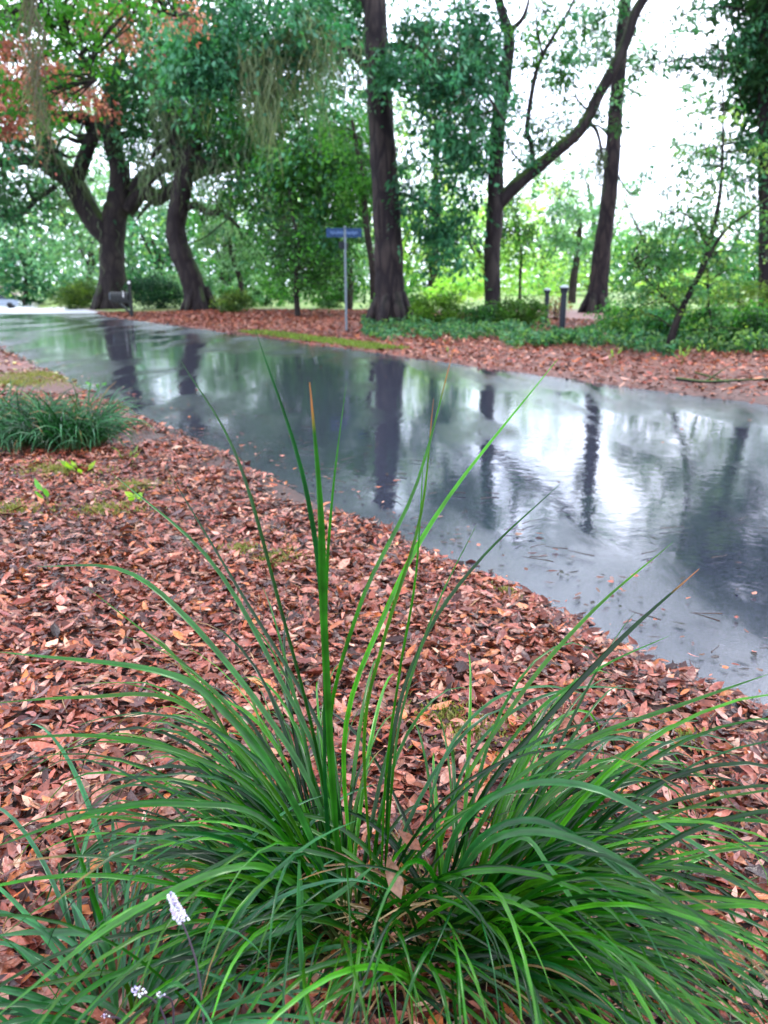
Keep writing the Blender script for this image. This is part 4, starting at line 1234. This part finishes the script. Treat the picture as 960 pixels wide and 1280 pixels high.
mb = MB(); box(mb, [tp[0], tp[1], zt + .125], [.05, .05, .05], rz=.12); mb.build('bracket', M['steel'], t_, smooth=False, loc=p0); mb = MB(); box(mb, [tp[0], tp[1], zt - .15], [.06, .06, .05], rz=.12); mb.build('bracket', M['steel'], t_, smooth=False, loc=p0)

# mailbox
Ym = 28.5
p0 = onground(W(165, 394, Ym)); s = mpp(Ym)
t_ = empty('mailbox', p0, 'dark roadside mailbox on a braced post in front of the massive oak', 'mailbox')
topz = W(165, 350, Ym)[2]
mb = MB(); box(mb, [p0[0], p0[1], (p0[2] + topz) / 2], [.10, .10, topz - p0[2]]); mb.build('post', M['boxpaint'], t_, smooth=False, loc=p0)
mb = MB(); box(mb, [p0[0] - .3, p0[1], p0[2] + .52], [.75, .09, .08]); mb.build('arm', M['boxpaint'], t_, smooth=False, loc=p0)
mb = MB(); box(mb, [p0[0] - .22, p0[1], p0[2] + .30], [.46, .07, .07], tilt=.75); mb.build('brace', M['boxpaint'], t_, smooth=False, loc=p0)
mb = MB()
# arched box body, long axis along x
bw, bh, bl_ = .13, .13, .60
prof = [(-bw, 0), (bw, 0), (bw, bh)] + [(bw * math.cos(a), bh + bw * math.sin(a)) for a in np.linspace(.3, math.pi - .3, 7)] + [(-bw, bh)]
prof = np.array(prof); k = len(prof)
for xx, in ((0,),):
    V = np.concatenate([np.stack([np.full(k, sx), prof[:, 0], prof[:, 1]], -1) for sx in (-bl_ / 2, bl_ / 2)]) + np.array([p0[0] - .36, p0[1], p0[2] + .565])
    mb.add(V, [[q, (q + 1) % k, k + (q + 1) % k, k + q] for q in range(k)])
    cL = V[:k].mean(0); cR = V[k:].mean(0)
    for off_, cc_ in ((0, cL), (k, cR)):
        mb.add(np.vstack([V[off_:off_ + k], cc_]), [[q, (q + 1) % k, k] for q in range(k)])
body = mb.build('box', M['boxpaint'], t_, smooth=False, loc=p0)
mb = MB(); box(mb, [p0[0] - .672, p0[1], p0[2] + .69], [.02, .25, .23]); mb.build('door', M['steel'], body, smooth=False, loc=p0)
mb = MB(); box(mb, [p0[0] - .2, p0[1] - .145, p0[2] + .76], [.03, .012, .2]); mb.build('flag', M['reflector'], body, smooth=False, loc=p0)
mb = MB(); box(mb, [p0[0], p0[1] - .055, topz - .08], [.08, .012, .08]); mb.build('reflector', M['reflector'], t_, smooth=False, loc=p0)

# car
Yk = 92
cc = W(-2, 384, Yk); cc = np.array([cc[0], cc[1], float(H0(cc[0], cc[1])) + .06])
t_ = empty('parked_car', cc, 'silver car far down the road at the left picture edge', 'car')
rz = R(15)


def rotp(P):
    P = np.asarray(P, float)
    c_, s_ = math.cos(rz), math.sin(rz)
    return np.stack([P[:, 0] * c_ - P[:, 1] * s_, P[:, 0] * s_ + P[:, 1] * c_, P[:, 2]], -1)


def prism(mb, prof, y0, y1, inset=0, at_=1e9):
    prof = np.array(prof, float); k = len(prof)
    V = []
    for yy, sg in ((y0, 1), (y1, -1)):
        ins = np.where(prof[:, 1] > at_, inset, 0) * sg
        V.append(np.stack([prof[:, 0], yy + ins, prof[:, 1]], -1))
    V = rotp(np.concatenate(V))
    mb.add(V, [[q, (q + 1) % k, k + (q + 1) % k, k + q] for q in range(k)])
    for off_ in (0, k):
        mb.add(np.vstack([V[off_:off_ + k], V[off_:off_ + k].mean(0)]), [[q, (q + 1) % k, k] for q in range(k)])


mb = MB(); prism(mb, [(-2.2, .3), (2.2, .3), (2.25, .6), (2.1, .85), (1.1, .98), (-1.7, .98), (-2.2, .9)], -.88, .88); prism(mb, [(-1.2, 1.40), (-1.0, 1.45), (.1, 1.45), (.3, 1.40)], -.66, .66)
for sx in (-.88,):
    pass
mb.build('body', M['carpaint'], t_, smooth=False)
mb = MB(); prism(mb, [(-1.7, .975), (1.05, .975), (.3, 1.405), (-1.2, 1.405)], -.80, .80, .14, 1.2); mb.build('windows', M['carglass'], t_, smooth=False)
for sx in (-1.35, 1.35):
    for sy in (-.84, .84):
        mb = MB(); P = rotp([[sx, sy - .1, .32], [sx, sy + .1, .32]]); tube(mb, P, [.32, .32], 18, 2); w_ = mb.build('wheel', M['rubber'], t_)
for sy in (-.6, .6):
    mb = MB(); P = rotp([[2.2, sy, .68]])[0]; box(mb, P, [.12, .3, .14], rz=rz); mb.build('headlight', M['reflector'], t_, smooth=False)

# fallen branches on the far bank
for (pp, rad, lab) in [
    ([(845, 478), (880, 482), (920, 480), (965, 478)], .02, 'fallen dark branch lying by the far road edge, right'),
    ([(868, 470), (890, 476), (912, 484)], .012, 'short forked stick above the fallen branch')]:
    P = [G(u, v) + np.array([0, 0, .04]) for u, v in pp]
    mb = MB(); tube(mb, P, [rad, rad * .8, rad * .4], 7, 13, rough=.1)
    tube(mb, [P[1], P[1] + np.array([.25, .15, .12])], [rad * .5, rad * .2], 5, 4)
    o = mb.build('fallen_branch', M['oakbark']); tag(o, lab, 'branch', 'fallen branches')

# ------------------------------------------------------------------ light
w = bpy.data.worlds.new('World'); scn.world = w; w.use_nodes = True
nt = w.node_tree; nt.nodes.clear(); l = nt.links.new
wo = N(nt, 'ShaderNodeOutputWorld'); bg = N(nt, 'ShaderNodeBackground'); bg.inputs['Strength'].default_value = .12
sky = N(nt, 'ShaderNodeTexSky', sky_type='NISHITA'); sky.sun_disc = False
SE, SR = R(58), R(60)
sky.sun_elevation = SE; sky.sun_rotation = SR; sky.air_density = 1.4; sky.dust_density = 3
tc = N(nt, 'ShaderNodeTexCoord'); no = N(nt, 'ShaderNodeTexNoise', Scale=2.2, Detail=5.0)
l(tc.outputs['Generated'], no.inputs['Vector'])
cr = N(nt, 'ShaderNodeValToRGB'); e = cr.color_ramp.elements
e[0].position = .3; e[0].color = (.70, .76, .92, 1); e[1].position = .7; e[1].color = (1, 1, 1.06, 1)
l(no.outputs['Fac'], cr.inputs[0])
sc_ = N(nt, 'ShaderNodeMixRGB', blend_type='MULTIPLY'); sc_.inputs[0].default_value = 1; sc_.inputs[2].default_value = (16.8, 17.5, 19.0, 1)
l(cr.outputs[0], sc_.inputs[1])
mx = N(nt, 'ShaderNodeMixRGB'); mx.inputs[0].default_value = .85
l(sky.outputs[0], mx.inputs[1]); l(sc_.outputs[0], mx.inputs[2])
l(mx.outputs[0], bg.inputs['Color']); l(bg.outputs[0], wo.inputs[0])

sd = bpy.data.lights.new('sun', 'SUN'); sd.energy = 1.1; sd.angle = R(20); sd.color = (1, .96, .9)
so = bpy.data.objects.new('sun', sd); COL.objects.link(so)
# direction towards the sun: rotation SR measured clockwise from +Y
sdir = Vector((math.sin(SR) * math.cos(SE), math.cos(SR) * math.cos(SE), math.sin(SE)))
so.rotation_euler = sdir.to_track_quat('Z', 'Y').to_euler()

# ------------------------------------------------------------------ camera
cd = bpy.data.cameras.new('camera'); co = bpy.data.objects.new('camera', cd); COL.objects.link(co)
co.location = (0, 0, CAMZ); co.rotation_euler = (R(90) - PITCH, 0, 0)
cd.sensor_fit = 'VERTICAL'; cd.sensor_height = 24; cd.lens = 24 * F / 1280
cd.dof.use_dof = True; cd.dof.focus_distance = 1.6; cd.dof.aperture_fstop = 3.2
cd.clip_start = .05; cd.clip_end = 1000
scn.camera = co
vs = scn.view_settings
vs.view_transform = 'Standard'; vs.look = 'None'; vs.gamma = 1; vs.use_curve_mapping = False
vs.exposure = 1.3
scn.cycles.max_bounces = 6; scn.cycles.transparent_max_bounces = 8

# ------------------------------------------------------------------ air
HZ = False
if HZ:
    mb = MB(); box(mb, [-30, 95, 22], [420, 260, 56])
    m, nt, out = newmat('humid_air')
    pv = N(nt, 'ShaderNodeVolumePrincipled'); pv.inputs['Color'].default_value = (.86, .93, 1, 1); pv.inputs['Density'].default_value = .0005
    pv.inputs['Anisotropy'].default_value = .2
    nt.links.new(pv.outputs[0], out.inputs['Volume'])
    o = mb.build('haze', m, smooth=False); tag(o, kind='stuff')
    scn.cycles.volume_bounces = 1
